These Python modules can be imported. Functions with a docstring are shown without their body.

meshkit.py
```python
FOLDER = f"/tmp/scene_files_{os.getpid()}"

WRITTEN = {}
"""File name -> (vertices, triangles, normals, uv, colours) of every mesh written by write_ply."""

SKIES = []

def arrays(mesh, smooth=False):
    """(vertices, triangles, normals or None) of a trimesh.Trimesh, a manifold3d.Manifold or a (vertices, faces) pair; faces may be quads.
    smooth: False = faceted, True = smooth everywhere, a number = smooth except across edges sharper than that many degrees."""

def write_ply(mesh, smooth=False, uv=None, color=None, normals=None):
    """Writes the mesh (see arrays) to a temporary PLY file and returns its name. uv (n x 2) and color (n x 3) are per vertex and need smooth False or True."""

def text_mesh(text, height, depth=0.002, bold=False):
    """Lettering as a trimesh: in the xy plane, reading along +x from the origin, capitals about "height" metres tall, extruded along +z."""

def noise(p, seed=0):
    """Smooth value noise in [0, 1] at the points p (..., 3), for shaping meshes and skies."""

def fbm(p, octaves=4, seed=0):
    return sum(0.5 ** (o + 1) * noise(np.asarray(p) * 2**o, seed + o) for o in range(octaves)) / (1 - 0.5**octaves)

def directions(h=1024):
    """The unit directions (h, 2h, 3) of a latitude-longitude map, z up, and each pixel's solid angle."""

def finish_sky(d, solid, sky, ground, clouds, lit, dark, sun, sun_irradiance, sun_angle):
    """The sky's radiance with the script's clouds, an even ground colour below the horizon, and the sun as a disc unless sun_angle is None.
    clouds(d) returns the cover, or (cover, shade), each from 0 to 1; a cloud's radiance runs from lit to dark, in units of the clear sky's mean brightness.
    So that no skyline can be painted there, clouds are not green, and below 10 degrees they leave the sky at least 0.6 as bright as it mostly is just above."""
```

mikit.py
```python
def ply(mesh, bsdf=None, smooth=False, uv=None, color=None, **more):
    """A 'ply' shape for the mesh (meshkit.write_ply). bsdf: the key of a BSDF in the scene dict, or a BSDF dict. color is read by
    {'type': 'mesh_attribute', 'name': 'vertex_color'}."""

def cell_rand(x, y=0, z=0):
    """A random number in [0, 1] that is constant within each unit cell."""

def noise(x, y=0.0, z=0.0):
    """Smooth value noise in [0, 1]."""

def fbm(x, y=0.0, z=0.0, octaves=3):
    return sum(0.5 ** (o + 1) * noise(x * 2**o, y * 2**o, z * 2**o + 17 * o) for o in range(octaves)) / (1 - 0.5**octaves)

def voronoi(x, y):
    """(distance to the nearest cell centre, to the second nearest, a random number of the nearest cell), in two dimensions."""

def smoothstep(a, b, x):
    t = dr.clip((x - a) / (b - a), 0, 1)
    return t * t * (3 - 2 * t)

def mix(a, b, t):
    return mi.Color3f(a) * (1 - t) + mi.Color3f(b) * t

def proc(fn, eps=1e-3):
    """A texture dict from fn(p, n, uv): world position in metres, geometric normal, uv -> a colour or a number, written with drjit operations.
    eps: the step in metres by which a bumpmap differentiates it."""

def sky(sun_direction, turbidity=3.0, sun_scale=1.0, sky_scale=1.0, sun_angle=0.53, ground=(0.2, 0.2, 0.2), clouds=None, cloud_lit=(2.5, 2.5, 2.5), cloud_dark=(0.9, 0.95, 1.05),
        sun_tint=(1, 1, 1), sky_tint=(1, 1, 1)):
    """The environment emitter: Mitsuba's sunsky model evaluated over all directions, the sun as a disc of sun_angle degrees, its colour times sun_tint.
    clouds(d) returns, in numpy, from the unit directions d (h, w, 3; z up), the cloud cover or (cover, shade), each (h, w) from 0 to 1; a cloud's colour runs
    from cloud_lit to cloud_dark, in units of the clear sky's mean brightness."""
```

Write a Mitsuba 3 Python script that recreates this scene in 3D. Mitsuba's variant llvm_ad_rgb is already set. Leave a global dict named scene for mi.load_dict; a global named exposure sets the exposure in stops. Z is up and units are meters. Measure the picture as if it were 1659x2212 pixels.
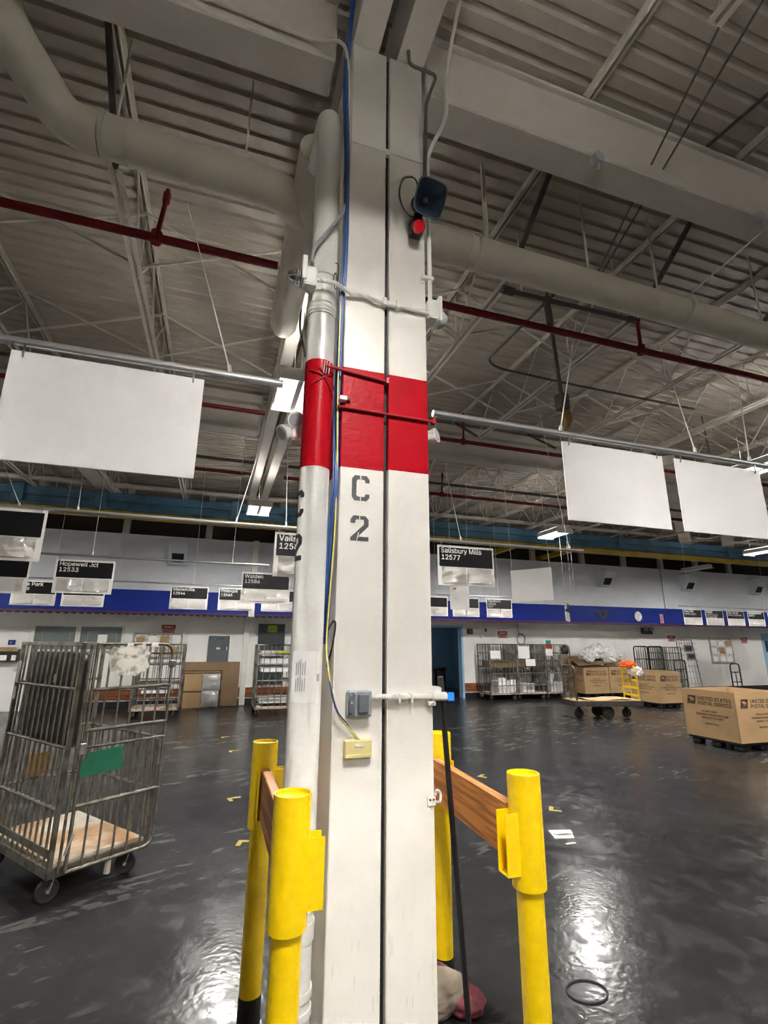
import math, random
import numpy as np, trimesh, drjit as dr, mitsuba as mi
import mikit, meshkit
from mikit import ply, proc, noise, fbm, smoothstep, mix
from shapely.geometry import Polygon, Point, box as sbox
from shapely import affinity

# ------------------------------------------------------------------ camera, light, exposure
EYE = np.array([0.0, 0.0, 1.70])
FPX, YAW, PITCH, ROLL = 1069.84, 0.31569, 0.26074, 0.0068346
FW = np.array([math.sin(YAW) * math.cos(PITCH), math.cos(YAW) * math.cos(PITCH), math.sin(PITCH)])
_R = np.array([math.cos(YAW), -math.sin(YAW), 0.0])
_U = np.cross(_R, FW)
RT = _R * math.cos(ROLL) + _U * math.sin(ROLL)
UP = -_R * math.sin(ROLL) + _U * math.cos(ROLL)
T = mi.ScalarTransform4f
scene, labels = {}, {}
scene['camera'] = {'type': 'perspective', 'fov': 2 * math.degrees(math.atan(829.5 / FPX)), 'fov_axis': 'x', 'near_clip': 0.05, 'far_clip': 200.0,
                   'to_world': T().look_at(origin=EYE.tolist(), target=(EYE + FW).tolist(), up=UP.tolist())}
exposure = 3.58
LAMP = 34.0          # radiance of the high-bay lenses
LAMP_UP = 0.031      # width of the slits in the top of each housing that wash the roof deck
LAMP_Z = 4.5
LAMPS = [(x, y) for x in (0.64, 8.15) for y in (-5.3, -0.05, 5.25, 10.6)] + [(15.63, 5.25), (15.63, 10.6), (23.1, 10.6), (-6.85, 10.6)]
scene['night'] = {'type': 'constant', 'radiance': {'type': 'rgb', 'value': [0.004, 0.004, 0.005]}}

# ------------------------------------------------------------------ helpers
def at(px, py, X=None, Y=None, Z=None):
    """The point of the plane X, Y or Z = constant on the sight line of a pixel of the photograph."""
    d = RT * (px - 829.5) / FPX - UP * (py - 1106.0) / FPX + FW
    t = (X - EYE[0]) / d[0] if X is not None else (Y - EYE[1]) / d[1] if Y is not None else (Z - EYE[2]) / d[2]
    return EYE + t * d

def lin(h):
    c = np.array([int(h[i:i + 2], 16) / 255 for i in (1, 3, 5)])
    return np.where(c <= 0.04045, c / 12.92, ((c + 0.055) / 1.055) ** 2.4).tolist()

def rgb(c):
    if isinstance(c, dict): return c
    return {'type': 'rgb', 'value': lin(c) if isinstance(c, str) else list(c)}

def M(name, color, rough=0.5, metallic=0.0, spec=0.5, bump=None, two=True, **more):
    b = {'type': 'principled', 'base_color': rgb(color), 'roughness': rough, 'metallic': metallic, 'specular': spec, **more}
    if bump: b = {'type': 'bumpmap', 'arbitrary': proc(bump[0], eps=bump[2] if len(bump) > 2 else 2e-3), 'scale': bump[1], 'bsdf': b}
    scene['m_' + name] = {'type': 'twosided', 'bsdf': b} if two else b

def numbered(name):
    taken = lambda k: k in scene or k in labels or any(s.startswith(k + '__') for s in scene)
    if not taken(name): return name
    i = 1
    while taken(f'{name}_{i:03d}'): i += 1
    return f'{name}_{i:03d}'

COUNT = {}
def key_for(name):
    if name not in COUNT:
        COUNT[name] = 0
        return name
    COUNT[name] += 1
    return f'{name}_{COUNT[name]:03d}'

def thing(name, label, cat, group=None, kind=None):
    k = key_for(name)
    labels[k] = {'label': label, 'category': cat}
    if group: labels[k]['group'] = group
    if kind: labels[k] = {'label': label, 'kind': kind} if kind == 'structure' else {**labels[k], 'kind': kind}
    return k

PLY = {}
def mk(mesh, mat, smooth=30):
    d = ply(mesh, 'm_' + mat if isinstance(mat, str) else mat, smooth=smooth)
    return d

def put(key, mesh, mat, smooth=30, to=None):
    d = mesh if isinstance(mesh, dict) else mk(mesh, mat, smooth)
    scene[key] = {**d, 'to_world': to} if to is not None else dict(d)
    return key

def part(parent, name, mesh, mat=None, label=None, smooth=30, to=None, kind=None):
    k = key_for(parent + '__' + name)
    put(k, mesh, mat, smooth, to)
    if label or kind:
        labels[k] = {}
        if label: labels[k]['label'] = label
        if kind: labels[k]['kind'] = kind
    return k

def solo(name, label, cat, mesh, mat, group=None, kind=None, smooth=30, to=None):
    k = thing(name, label, cat, group, kind)
    put(k, mesh, mat, smooth, to)
    return k

def struct(name, mesh, mat, label=None, smooth=30):
    k = key_for(name)
    put(k, mesh, mat, smooth)
    labels[k] = {'kind': 'structure'}
    if label: labels[k]['label'] = label
    return k

cat_ = trimesh.util.concatenate

def bx(x0, x1, y0, y1, z0, z1, b=0.0):
    lo = np.array([min(x0, x1), min(y0, y1), min(z0, z1)]); hi = np.array([max(x0, x1), max(y0, y1), max(z0, z1)])
    if b <= 0:
        m = trimesh.creation.box(extents=hi - lo); m.apply_translation((lo + hi) / 2); return m
    b = min(b, 0.45 * (hi - lo).min())
    pts = []
    for sx in (0, 1):
        for sy in (0, 1):
            for sz in (0, 1):
                c = np.where([sx, sy, sz], hi, lo); s = np.where([sx, sy, sz], -b, b)
                for k in range(3):
                    p = c + s; p[k] = c[k]; pts.append(p)
    return trimesh.convex.convex_hull(np.array(pts))

def frame_of(d):
    d = np.asarray(d, float) / np.linalg.norm(d)
    a = np.array([0, 0, 1.0]) if abs(d[2]) < 0.9 else np.array([1.0, 0, 0])
    u = np.cross(a, d); u /= np.linalg.norm(u)
    return u, np.cross(d, u), d

def beam(p, q, w, h, roll=None):
    """A rectangular bar from p to q: w across, h high."""
    p, q = np.asarray(p, float), np.asarray(q, float)
    u, v, d = frame_of(q - p)
    m = trimesh.creation.box(extents=(w, h, np.linalg.norm(q - p)))
    A = np.eye(4); A[:3, 0], A[:3, 1], A[:3, 2], A[:3, 3] = u, v, d, (p + q) / 2
    m.apply_transform(A); return m

def cyl(p, q, r, n=12, r2=None):
    return tube([p, q], r, n, r2=r2)

def tube(pts, r, n=8, r2=None, caps=True, closed=False):
    P = np.asarray(pts, float); N = len(P)
    rr = np.linspace(r, r if r2 is None else r2, N) if np.isscalar(r) else np.asarray(r, float)
    tan = np.zeros_like(P)
    for i in range(N):
        a = P[(i - 1) % N] if (closed or i > 0) else P[i]
        b = P[(i + 1) % N] if (closed or i < N - 1) else P[i]
        t1, t2 = P[i] - a, b - P[i]
        t1 = t1 / (np.linalg.norm(t1) + 1e-12); t2 = t2 / (np.linalg.norm(t2) + 1e-12)
        tan[i] = t1 + t2; tan[i] /= np.linalg.norm(tan[i]) + 1e-12
    u, v, _ = frame_of(tan[0])
    ang = np.arange(n) / n * 2 * math.pi
    V = []
    for i in range(N):
        u = u - tan[i] * (u @ tan[i]); u /= np.linalg.norm(u) + 1e-12
        v = np.cross(tan[i], u)
        V.append(P[i] + rr[i] * (np.cos(ang)[:, None] * u + np.sin(ang)[:, None] * v))
    V = np.concatenate(V); F = []
    for i in range(N if closed else N - 1):
        j = (i + 1) % N
        for k in range(n):
            a, b, c, d = i * n + k, i * n + (k + 1) % n, j * n + (k + 1) % n, j * n + k
            F += [[a, b, c], [a, c, d]]
    if caps and not closed:
        V = np.vstack([V, P[0], P[-1]]); c0, c1 = len(V) - 2, len(V) - 1
        for k in range(n):
            F += [[c0, (k + 1) % n, k], [c1, (N - 1) * n + k, (N - 1) * n + (k + 1) % n]]
    return trimesh.Trimesh(V, F, process=False)

def fillet(pts, rad, k=6):
    P = [np.asarray(p, float) for p in pts]; out = [P[0]]
    for a, b, c in zip(P, P[1:], P[2:]):
        d1, d2 = a - b, c - b; l1, l2 = np.linalg.norm(d1), np.linalg.norm(d2)
        r = min(rad, 0.49 * l1, 0.49 * l2); s, e = b + d1 / l1 * r, b + d2 / l2 * r
        for t in np.linspace(0, 1, k): out.append((1 - t) ** 2 * s + 2 * t * (1 - t) * b + t * t * e)
    out.append(P[-1]); return np.array(out)

def spline(pts, k=8):
    P = [np.asarray(p, float) for p in pts]; P = [2 * P[0] - P[1]] + P + [2 * P[-1] - P[-2]]; out = []
    for i in range(1, len(P) - 2):
        for t in np.linspace(0, 1, k, endpoint=False):
            a, b, c, d = P[i - 1:i + 3]
            out.append(0.5 * (2 * b + (c - a) * t + (2 * a - 5 * b + 4 * c - d) * t * t + (3 * b - a - 3 * c + d) * t ** 3))
    out.append(P[-2]); return np.array(out)

def lathe(prof, n=24):
    """(r, z) profile turned about z."""
    prof = np.asarray(prof, float); ang = np.arange(n) / n * 2 * math.pi
    V = np.concatenate([np.stack([r * np.cos(ang), r * np.sin(ang), np.full(n, z)], 1) for r, z in prof]); F = []
    for i in range(len(prof) - 1):
        for k in range(n):
            a, b, c, d = i * n + k, i * n + (k + 1) % n, (i + 1) * n + (k + 1) % n, (i + 1) * n + k
            F += [[a, b, c], [a, c, d]]
    return trimesh.Trimesh(V, F, process=False)

def prism(poly, h):
    poly = poly if hasattr(poly, 'geom_type') else Polygon(poly)
    gs = getattr(poly, 'geoms', [poly])
    return cat_([trimesh.creation.extrude_polygon(g, h, engine='earcut') for g in gs if g.area > 1e-10])

def basis(o, x, y, z=None):
    """4x4: local x, y, z axes at o."""
    x, y = np.asarray(x, float), np.asarray(y, float); z = np.cross(x, y) if z is None else np.asarray(z, float)
    A = np.eye(4); A[:3, 0], A[:3, 1], A[:3, 2], A[:3, 3] = x, y, z, o
    return A

def moved(m, A):
    m = m.copy(); m.apply_transform(A); return m

def shift(m, x=0, y=0, z=0):
    m = m.copy(); m.apply_translation((x, y, z)); return m

FRONT = lambda o: basis(o, (1, 0, 0), (0, 0, 1))       # drawn in x, y; faces the camera's side (-Y)

TXT = {}
def text(s, h, depth=0.002, bold=True):
    k = (s, round(h, 4), depth, bold)
    if k not in TXT: TXT[k] = meshkit.text_mesh(s, h, depth, bold)
    return TXT[k].copy()

def sheet(w, h, nx, ny, fn, thick=0.004):
    """A crumpled sheet of w x h in x, y with z = fn(x, y), with thickness."""
    xs, ys = np.linspace(-w / 2, w / 2, nx + 1), np.linspace(-h / 2, h / 2, ny + 1)
    X, Y = np.meshgrid(xs, ys, indexing='ij'); Z = fn(X, Y)
    A = np.stack([X, Y, Z + thick / 2], -1).reshape(-1, 3); B = np.stack([X, Y, Z - thick / 2], -1).reshape(-1, 3)
    n = len(A); F = []; idx = lambda i, j: i * (ny + 1) + j
    for i in range(nx):
        for j in range(ny):
            a, b, c, d = idx(i, j), idx(i + 1, j), idx(i + 1, j + 1), idx(i, j + 1)
            F += [[a, b, c], [a, c, d], [n + a, n + c, n + b], [n + a, n + d, n + c]]
    ring = [idx(i, 0) for i in range(nx)] + [idx(nx, j) for j in range(ny)] + [idx(i, ny) for i in range(nx, 0, -1)] + [idx(0, j) for j in range(ny, 0, -1)]
    for a, b in zip(ring, ring[1:] + ring[:1]): F += [[a, n + a, n + b], [a, n + b, b]]
    return trimesh.Trimesh(np.vstack([A, B]), F, process=False)

def lump(seed, sx, sy, sz, amp=0.25, freq=3.0, sub=3, flat=True):
    m = trimesh.creation.icosphere(subdivisions=sub); v = np.array(m.vertices)
    k = 1 + amp * (meshkit.fbm(v * freq + 10, 4, seed) - 0.5) * 2
    v = v * k[:, None] * [sx, sy, sz]
    if flat: v[:, 2] = np.maximum(v[:, 2], -0.75 * sz); v[:, 2] -= v[:, 2].min()
    m.vertices = v; return m

# ------------------------------------------------------------------ materials
def floor_col(p, n, uv):
    a = fbm(p.x * 0.55, p.y * 0.55, 0.0, 3); b = fbm(p.x * 6.0, p.y * 6.0, 3.0, 4)
    u, v = p.x * 0.93 + p.y * 0.36, p.y * 0.93 - p.x * 0.36
    st = fbm(u * 2.6, v * 15.0, 7.0, 4); brk = smoothstep(0.40, 0.60, fbm(p.x * 11, p.y * 11, 9.0, 3)); zone = smoothstep(0.40, 0.60, fbm(p.x * 0.8 + 5, p.y * 0.8, 11.0, 2))
    sc = smoothstep(0.565, 0.64, st) * zone * brk 
    spk = smoothstep(0.80, 0.86, noise(p.x * 38, p.y * 38, 2.0)) * smoothstep(0.5, 0.7, b) * 0.5
    base = 0.005 + 0.013 * a + 0.008 * b
    return mix(mi.Color3f(base * 1.02, base * 0.99, base * 1.0), mi.Color3f(0.085, 0.082, 0.077), dr.clip(0.62 * sc + 0.25 * spk, 0, 1))
def floor_rough(p, n, uv):
    return 0.13 + 0.14 * fbm(p.x * 2.0, p.y * 2.0, 1.0, 3) + 0.10 * smoothstep(0.5, 0.7, fbm(p.x * 9, p.y * 9, 4.0, 2))
def floor_bump(p, n, uv):
    return 0.22 * fbm(p.x * 7, p.y * 7, 2.0, 3) + 0.30 * fbm(p.x * 42, p.y * 42, 2.0, 2)
M('floor', proc(floor_col), proc(floor_rough), spec=0.13, bump=(floor_bump, 0.0030, 4e-3))
def dirty(c, amt=0.25, f=1.4, s=0.0):
    c = lin(c) if isinstance(c, str) else c
    def fn(p, n, uv):
        k = 1 - amt * smoothstep(0.42, 0.78, fbm(p.x * f + s, p.y * f, p.z * f, 4)) - 0.06 * noise(p.x * 60, p.y * 60, p.z * 60)
        return mi.Color3f(c[0] * k, c[1] * k, c[2] * k)
    return proc(fn)
def drips(c):
    c = lin(c)
    def fn(p, n, uv):
        k = 1 - 0.10 * smoothstep(0.55, 0.85, fbm(p.x * 3.5, p.z * 0.75, 1.0, 3)) - 0.16 * smoothstep(0.5, 0.75, fbm(p.x * 0.6, p.z * 0.9, 4.0, 3))
        return mi.Color3f(c[0] * k, c[1] * k, c[2] * k)
    return proc(fn)
def column_col(p, n, uv):
    c = lin('#dfdbd2')
    d = 0.02 * smoothstep(0.60, 0.75, fbm(p.x * 24 + 2, p.z * 4.2, p.y * 24, 3)) * smoothstep(1.0, 0.3, p.z)
    s = 0.14 * smoothstep(0.72, 0.78, fbm(p.x * 80, p.z * 14, p.y * 80, 2)) * smoothstep(0.9, 0.3, p.z)
    k = 1 - d - s
    return mi.Color3f(c[0] * k, c[1] * k, c[2] * k)
def orange_peel(p, n, uv):
    return fbm(p.x * 90, p.y * 90, p.z * 90, 2)
M('column', proc(column_col), 0.42, bump=(orange_peel, 0.0006, 1.5e-3))
M('white', '#dedbd4', 0.4)
M('pipe_white', dirty('#d9d7d0', 0.10, 3.0), 0.34)
M('red', dirty('#850914', 0.12, 6.0), 0.34, bump=(orange_peel, 0.0012, 1.5e-3), spec=0.05)
M('red_rod', '#7d0f18', 0.35)
M('black_ink', '#1b1b1b', 0.6)
M('dark_gap', '#0a0a0c', 0.8)
M('yellow', dirty('#e9c304', 0.10, 4.0), 0.33, spec=0.55)
M('yellow_flat', '#b8960f', 0.5)
def wood(p, n, uv):
    g = fbm(p.y * 3.0, p.z * 60 + 3 * fbm(p.y * 2, p.z * 4, p.x * 4, 2), p.x * 50, 3)
    return mix(mi.Color3f(*lin('#8a5527')), mi.Color3f(*lin('#bb7a3c')), smoothstep(0.3, 0.7, g))
M('wood', proc(wood), 0.55)
def wood_x(p, n, uv):
    g = fbm(p.x * 2.0, p.z * 40, p.y * 40, 3)
    return mix(mi.Color3f(*lin('#5f3014')), mi.Color3f(*lin('#8a4d22')), smoothstep(0.3, 0.7, g))
M('wood_rail', proc(wood_x), 0.5)
M('deck', dirty('#948b7f', 0.16, 0.9), 0.65)
M('steel', dirty('#bdb6aa', 0.2, 2.2), 0.55)
M('beam', dirty('#b0a99f', 0.15, 1.2), 0.6)
M('duct', dirty('#b9b2a3', 0.12, 1.6), 0.55)
M('dark_steel', '#3b3734', 0.55)
M('sprinkler', '#560a13', 0.5, spec=0.3)
M('alu', '#c9c9c8', 0.28, metallic=0.9)
M('galv', dirty('#a9a8a4', 0.25, 5), 0.38, metallic=0.7)
M('wire', '#d9d7d0', 0.5)
M('board', '#e2e0dd', 0.55)
M('sign_black', '#101012', 0.5, spec=0.2)
M('sign_white', '#eceae5', 0.45)
def crinkle(p, n, uv):
    return fbm(p.x * 9, p.z * 9, p.y * 3, 3)
M('pocket', '#cfcac4', 0.10, spec=0.9, bump=(crinkle, 0.05, 4e-3))
M('wall', drips('#e4e2dd'), 0.5)
M('grey_wall', dirty('#d3d7dd', 0.14, 0.8), 0.55)
M('blue_band', '#08227a', 0.55, spec=0.25)
M('purple', '#3f1746', 0.5)
M('dark_wall', '#3a332d', 0.8)
M('black', '#111113', 0.5)
M('rubber', '#161617', 0.65)
M('blue_beam', dirty('#3a5c72', 0.35, 2), 0.55, spec=0.3)
M('yellow_beam', dirty('#a88a1c', 0.3, 2), 0.5)
M('grey_plastic', '#6d7176', 0.4)
M('grey_dark', '#4c5156', 0.4)
M('ivory', '#b9ac78', 0.42)
M('horn', '#33414f', 0.35)
M('strobe', '#b3141f', 0.15, spec=0.8)
M('chrome', '#cfcfd2', 0.15, metallic=1.0)
M('blue_cable', '#213c6e', 0.45, spec=0.3)
M('yellow_cable', '#b9a53d', 0.45)
M('paper', '#e9e7e3', 0.7)
M('print_grey', '#8f8f92', 0.7)
M('blue_tag', '#1f7fe0', 0.35)
def grime(c, c2, f=7.0, lo=0.4, hi=0.7):
    a, b = lin(c), lin(c2)
    return proc(lambda p, n, uv: mix(mi.Color3f(*a), mi.Color3f(*b), smoothstep(lo, hi, fbm(p.x * f, p.y * f, p.z * f, 4))))
M('cage', grime('#7f7b70', '#5f594e', 16), 0.38, metallic=0.75)
M('cage_far', grime('#7d7b74', '#4a463f', 6), 0.42, metallic=0.6)
M('cage_deck', grime('#a59c8e', '#8a6a48', 3.6, 0.40, 0.7), 0.65)
M('dark_shelf', grime('#2f2d2c', '#3d3835', 5), 0.55)
M('green', dirty('#0f5c42', 0.25, 9), 0.6)
M('torn', grime('#d6d2c8', '#8d897f', 22), 0.8)
M('card', dirty('#a78862', 0.12, 2.5), 0.75)
M('card_dark', dirty('#7d6549', 0.15, 2.0), 0.75)
M('print', '#3d2a1c', 0.75)
M('tub', '#c9cacb', 0.5)
M('bag', '#d8d8d6', 0.25, spec=0.7)
M('orange', '#d8581d', 0.6)
M('cart_frame', grime('#4d3a28', '#2c211a', 8), 0.5)
M('cart_deck', grime('#cdb08a', '#a98a62', 4), 0.7)
M('pallet', '#121214', 0.5)
M('glass_dark', '#6d7674', 0.12, spec=0.8)
M('panel_grey', '#4a5357', 0.45)
M('panel_dark', '#2d3338', 0.5)
M('label_yellow', '#9aa11e', 0.6)
M('sign_red', '#8e2018', 0.5)
M('sign_pink', '#c79a92', 0.5)
M('pink', '#d99aa0', 0.6)
M('door_blue', '#8fb3cc', 0.5)
M('blue_room', '#56707f', 0.7)
M('tape', '#94813a', 0.6)
M('rag_red', grime('#742e38', '#3f181d', 9), 0.85)
M('rag', grime('#85796a', '#5f5548', 6), 0.85)
M('teal', '#2e7f7c', 0.5)
M('lime', '#8fb04a', 0.5)
M('amber', '#6b5326', 0.6)
M('lamp_house', '#c9c7c2', 0.5)
M('silver_bag', '#b9b9b7', 0.28, metallic=0.25, bump=(crinkle, 0.03, 4e-3))

# ------------------------------------------------------------------ the hall
XL, XR, YN, YB = -9.0, 30.0, -9.0, 15.6
DECK = 5.90
struct('floor', bx(XL, XR + 1, YN, YB + 5, -0.2, 0.0), 'floor', 'dark grey polished concrete floor with pale scuffs')
# fluted steel roof deck, ribs along x
ys, zs, y = [], [], YN
while y < YB + 0.2:
    ys += [y, y + 0.088, y + 0.106, y + 0.134]; zs += [DECK, DECK, DECK + 0.021, DECK + 0.021]; y += 0.152
ys, zs = np.array(ys), np.array(zs)
V = np.vstack([np.stack([np.full_like(ys, XL), ys, zs], 1), np.stack([np.full_like(ys, XR), ys, zs], 1)]); n_ = len(ys)
F = []
for i in range(n_ - 1): F += [[i, i + 1, n_ + i + 1], [i, n_ + i + 1, n_ + i]]
deck = cat_([trimesh.Trimesh(V, F, process=False), bx(XL, XR, YN, YB + 0.2, DECK + 0.06, DECK + 0.2)])
struct('ceiling', deck, 'deck', 'fluted steel roof deck painted off-white', smooth=False)
struct('wall_left', bx(XL - 0.2, XL, YN, YB + 0.2, 0, DECK + 0.1), 'wall')
struct('wall_right', bx(XR, XR + 0.2, YN, YB + 0.2, 0, DECK + 0.1), 'wall')
struct('wall_front', bx(XL, XR, YN - 0.2, YN, 0, DECK + 0.1), 'wall')
DX0, DX1, DZ = 6.55, 7.93, 2.32            # open doorway
EX0, EX1, EZ = 21.95, 23.6, 2.25           # second doorway at the right edge
GZ0, GZ1, GY = 2.47, 4.56, 14.7            # the lookout gallery
WY = YB
struct('wall_back', cat_([bx(XL, DX0, WY, WY + .2, 0, GZ0 + .1), bx(DX1, EX0, WY, WY + .2, 0, GZ0 + .1), bx(EX1, XR, WY, WY + .2, 0, GZ0 + .1),
       bx(DX0, DX1, WY, WY + .2, DZ, GZ0 + .1), bx(EX0, EX1, WY, WY + .2, EZ, GZ0 + .1)]), 'wall', 'white painted lower wall under the gallery')
struct('trim_1', bx(XL, XR, WY, WY + .2, GZ0 + .1, DECK + .1), 'dark_wall')
for i, (a, b) in enumerate(((XL, DX0 - .02), (DX1 + .02, EX0))):
    ra, rb = ((-4.5, DX0 - .02), (DX1 + .02, 12.0))[i]
    struct('baseboard_back', bx(a, b, WY - .02, WY, 0, 0.17, .004), 'black')
    struct('trim_2', bx(ra, rb, WY - .05, WY, 0.22, 0.47, .006), 'wood_rail', 'brown wooden bumper rail')
# the room behind the doorway
struct('wall_behind_doorway', cat_([bx(DX0 - 1.5, DX1 + 1.5, WY + 4.0, WY + 4.2, 0, 3), bx(DX0 - 1.6, DX0 - 1.5, WY + .2, WY + 4, 0, 3), bx(DX1 + 1.5, DX1 + 1.6, WY + .2, WY + 4, 0, 3),
       bx(DX0 - 1.5, DX1 + 1.5, WY + .2, WY + 4, 3, 3.1)]), 'blue_room')
struct('trim_3', cat_([bx(DX1 - .07, DX1, WY - .03, WY + .23, 0, DZ), bx(DX0, DX0 + .07, WY - .03, WY + .23, 0, DZ), bx(DX0, DX1, WY - .03, WY + .23, DZ - .07, DZ)]), 'door_blue', 'pale blue door frame')
k = solo('tube_light', 'tube light inside the blue room behind the doorway', 'lamp', bx(6.6, 7.8, 17.6, 17.72, 2.86, 2.9), 'lamp_house')
put(k + '__tube', {**mk(bx(6.65, 7.75, 17.62, 17.70, 2.83, 2.86), 'lamp_house'), 'emitter': {'type': 'area', 'radiance': rgb([2.6, 3.1, 3.7])}}, None)
for i in range(4):
    t = thing('waste_bin', 'black lidded bin in the dark blue room beyond the doorway', 'bin', 'bins in the blue room')
    x = 6.62 + .42 * i
    part(t, 'body', bx(x - .19, x + .19, 17.3, 17.75, 0, .82, .03), 'pallet'); part(t, 'lid', bx(x - .21, x + .21, 17.27, 17.78, .82, .90, .02), 'black')

# gallery: a raised closed box along the back wall
g = thing('lookout_gallery', 'long raised grey gallery box with a blue lower band along the back wall', 'gallery')
part(g, 'facade', cat_([bx(XL, XR, GY, GY + .05, 3.06, GZ1), bx(XL, XR, GY, WY, GZ1 - .05, GZ1)]), 'grey_wall')
part(g, 'blue_band', bx(XL, XR, GY - .004, GY + .05, GZ0 + .03, 3.06), 'blue_band', 'royal blue painted band')
part(g, 'soffit', bx(XL, XR, GY, WY, GZ0, GZ0 + .03), 'grey_wall')
part(g, 'trim_rail', bx(XL, XR, GY - .035, GY, GZ0 - .045, GZ0 + .035, .006), 'purple', 'dark purple rail with black slots')
sl = mk(bx(-.05, .05, -.012, .012, -.022, .022), 'dark_gap')
for i in range(44):
    x = -5.6 + i * .175
    if not .72 < x < 1.0: part(g, 'slot', sl, to=T().translate([x, GY - .034, GZ0 - .05]))
for x in (15.95,): part(g, 'panel_seam', tube([(x, GY - .012, GZ1), (x, GY - .012, GZ0)], .012, 6), 'grey_dark')
part(g, 'panel_seam', tube([(8.55, GY - .012, 3.05), (8.55, GY - .012, GZ0)], .010, 6), 'blue_band')
p = thing('gallery_post', 'white square post in front of the gallery behind the left pipe', 'post')
part(p, 'shaft', bx(.80, .96, GY - .10, GY - .008, GZ0 - .06, GZ1 + .02, .008), 'white'); part(p, 'lower_shaft', bx(.76, .92, WY - .12, WY - .06, 0.0, GZ0, .008), 'pipe_white')
for i, x in enumerate((-4.75, -2.6, -.45, 1.6, 10.4, 12.5, 14.4, 16.2, 18.0, 19.8)):
    t = thing('gallery_hanger', 'grey steel hanger from the roof to the top of the gallery', 'hanger', 'hangers above the gallery')
    part(t, 'strut', bx(x - .09, x + .09, GY + .1, GY + .25, GZ1, DECK, .01), 'steel'); part(t, 'foot_plate', bx(x - .14, x + .14, GY + .05, GY + .3, GZ1, GZ1 + .02), 'steel')
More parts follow.
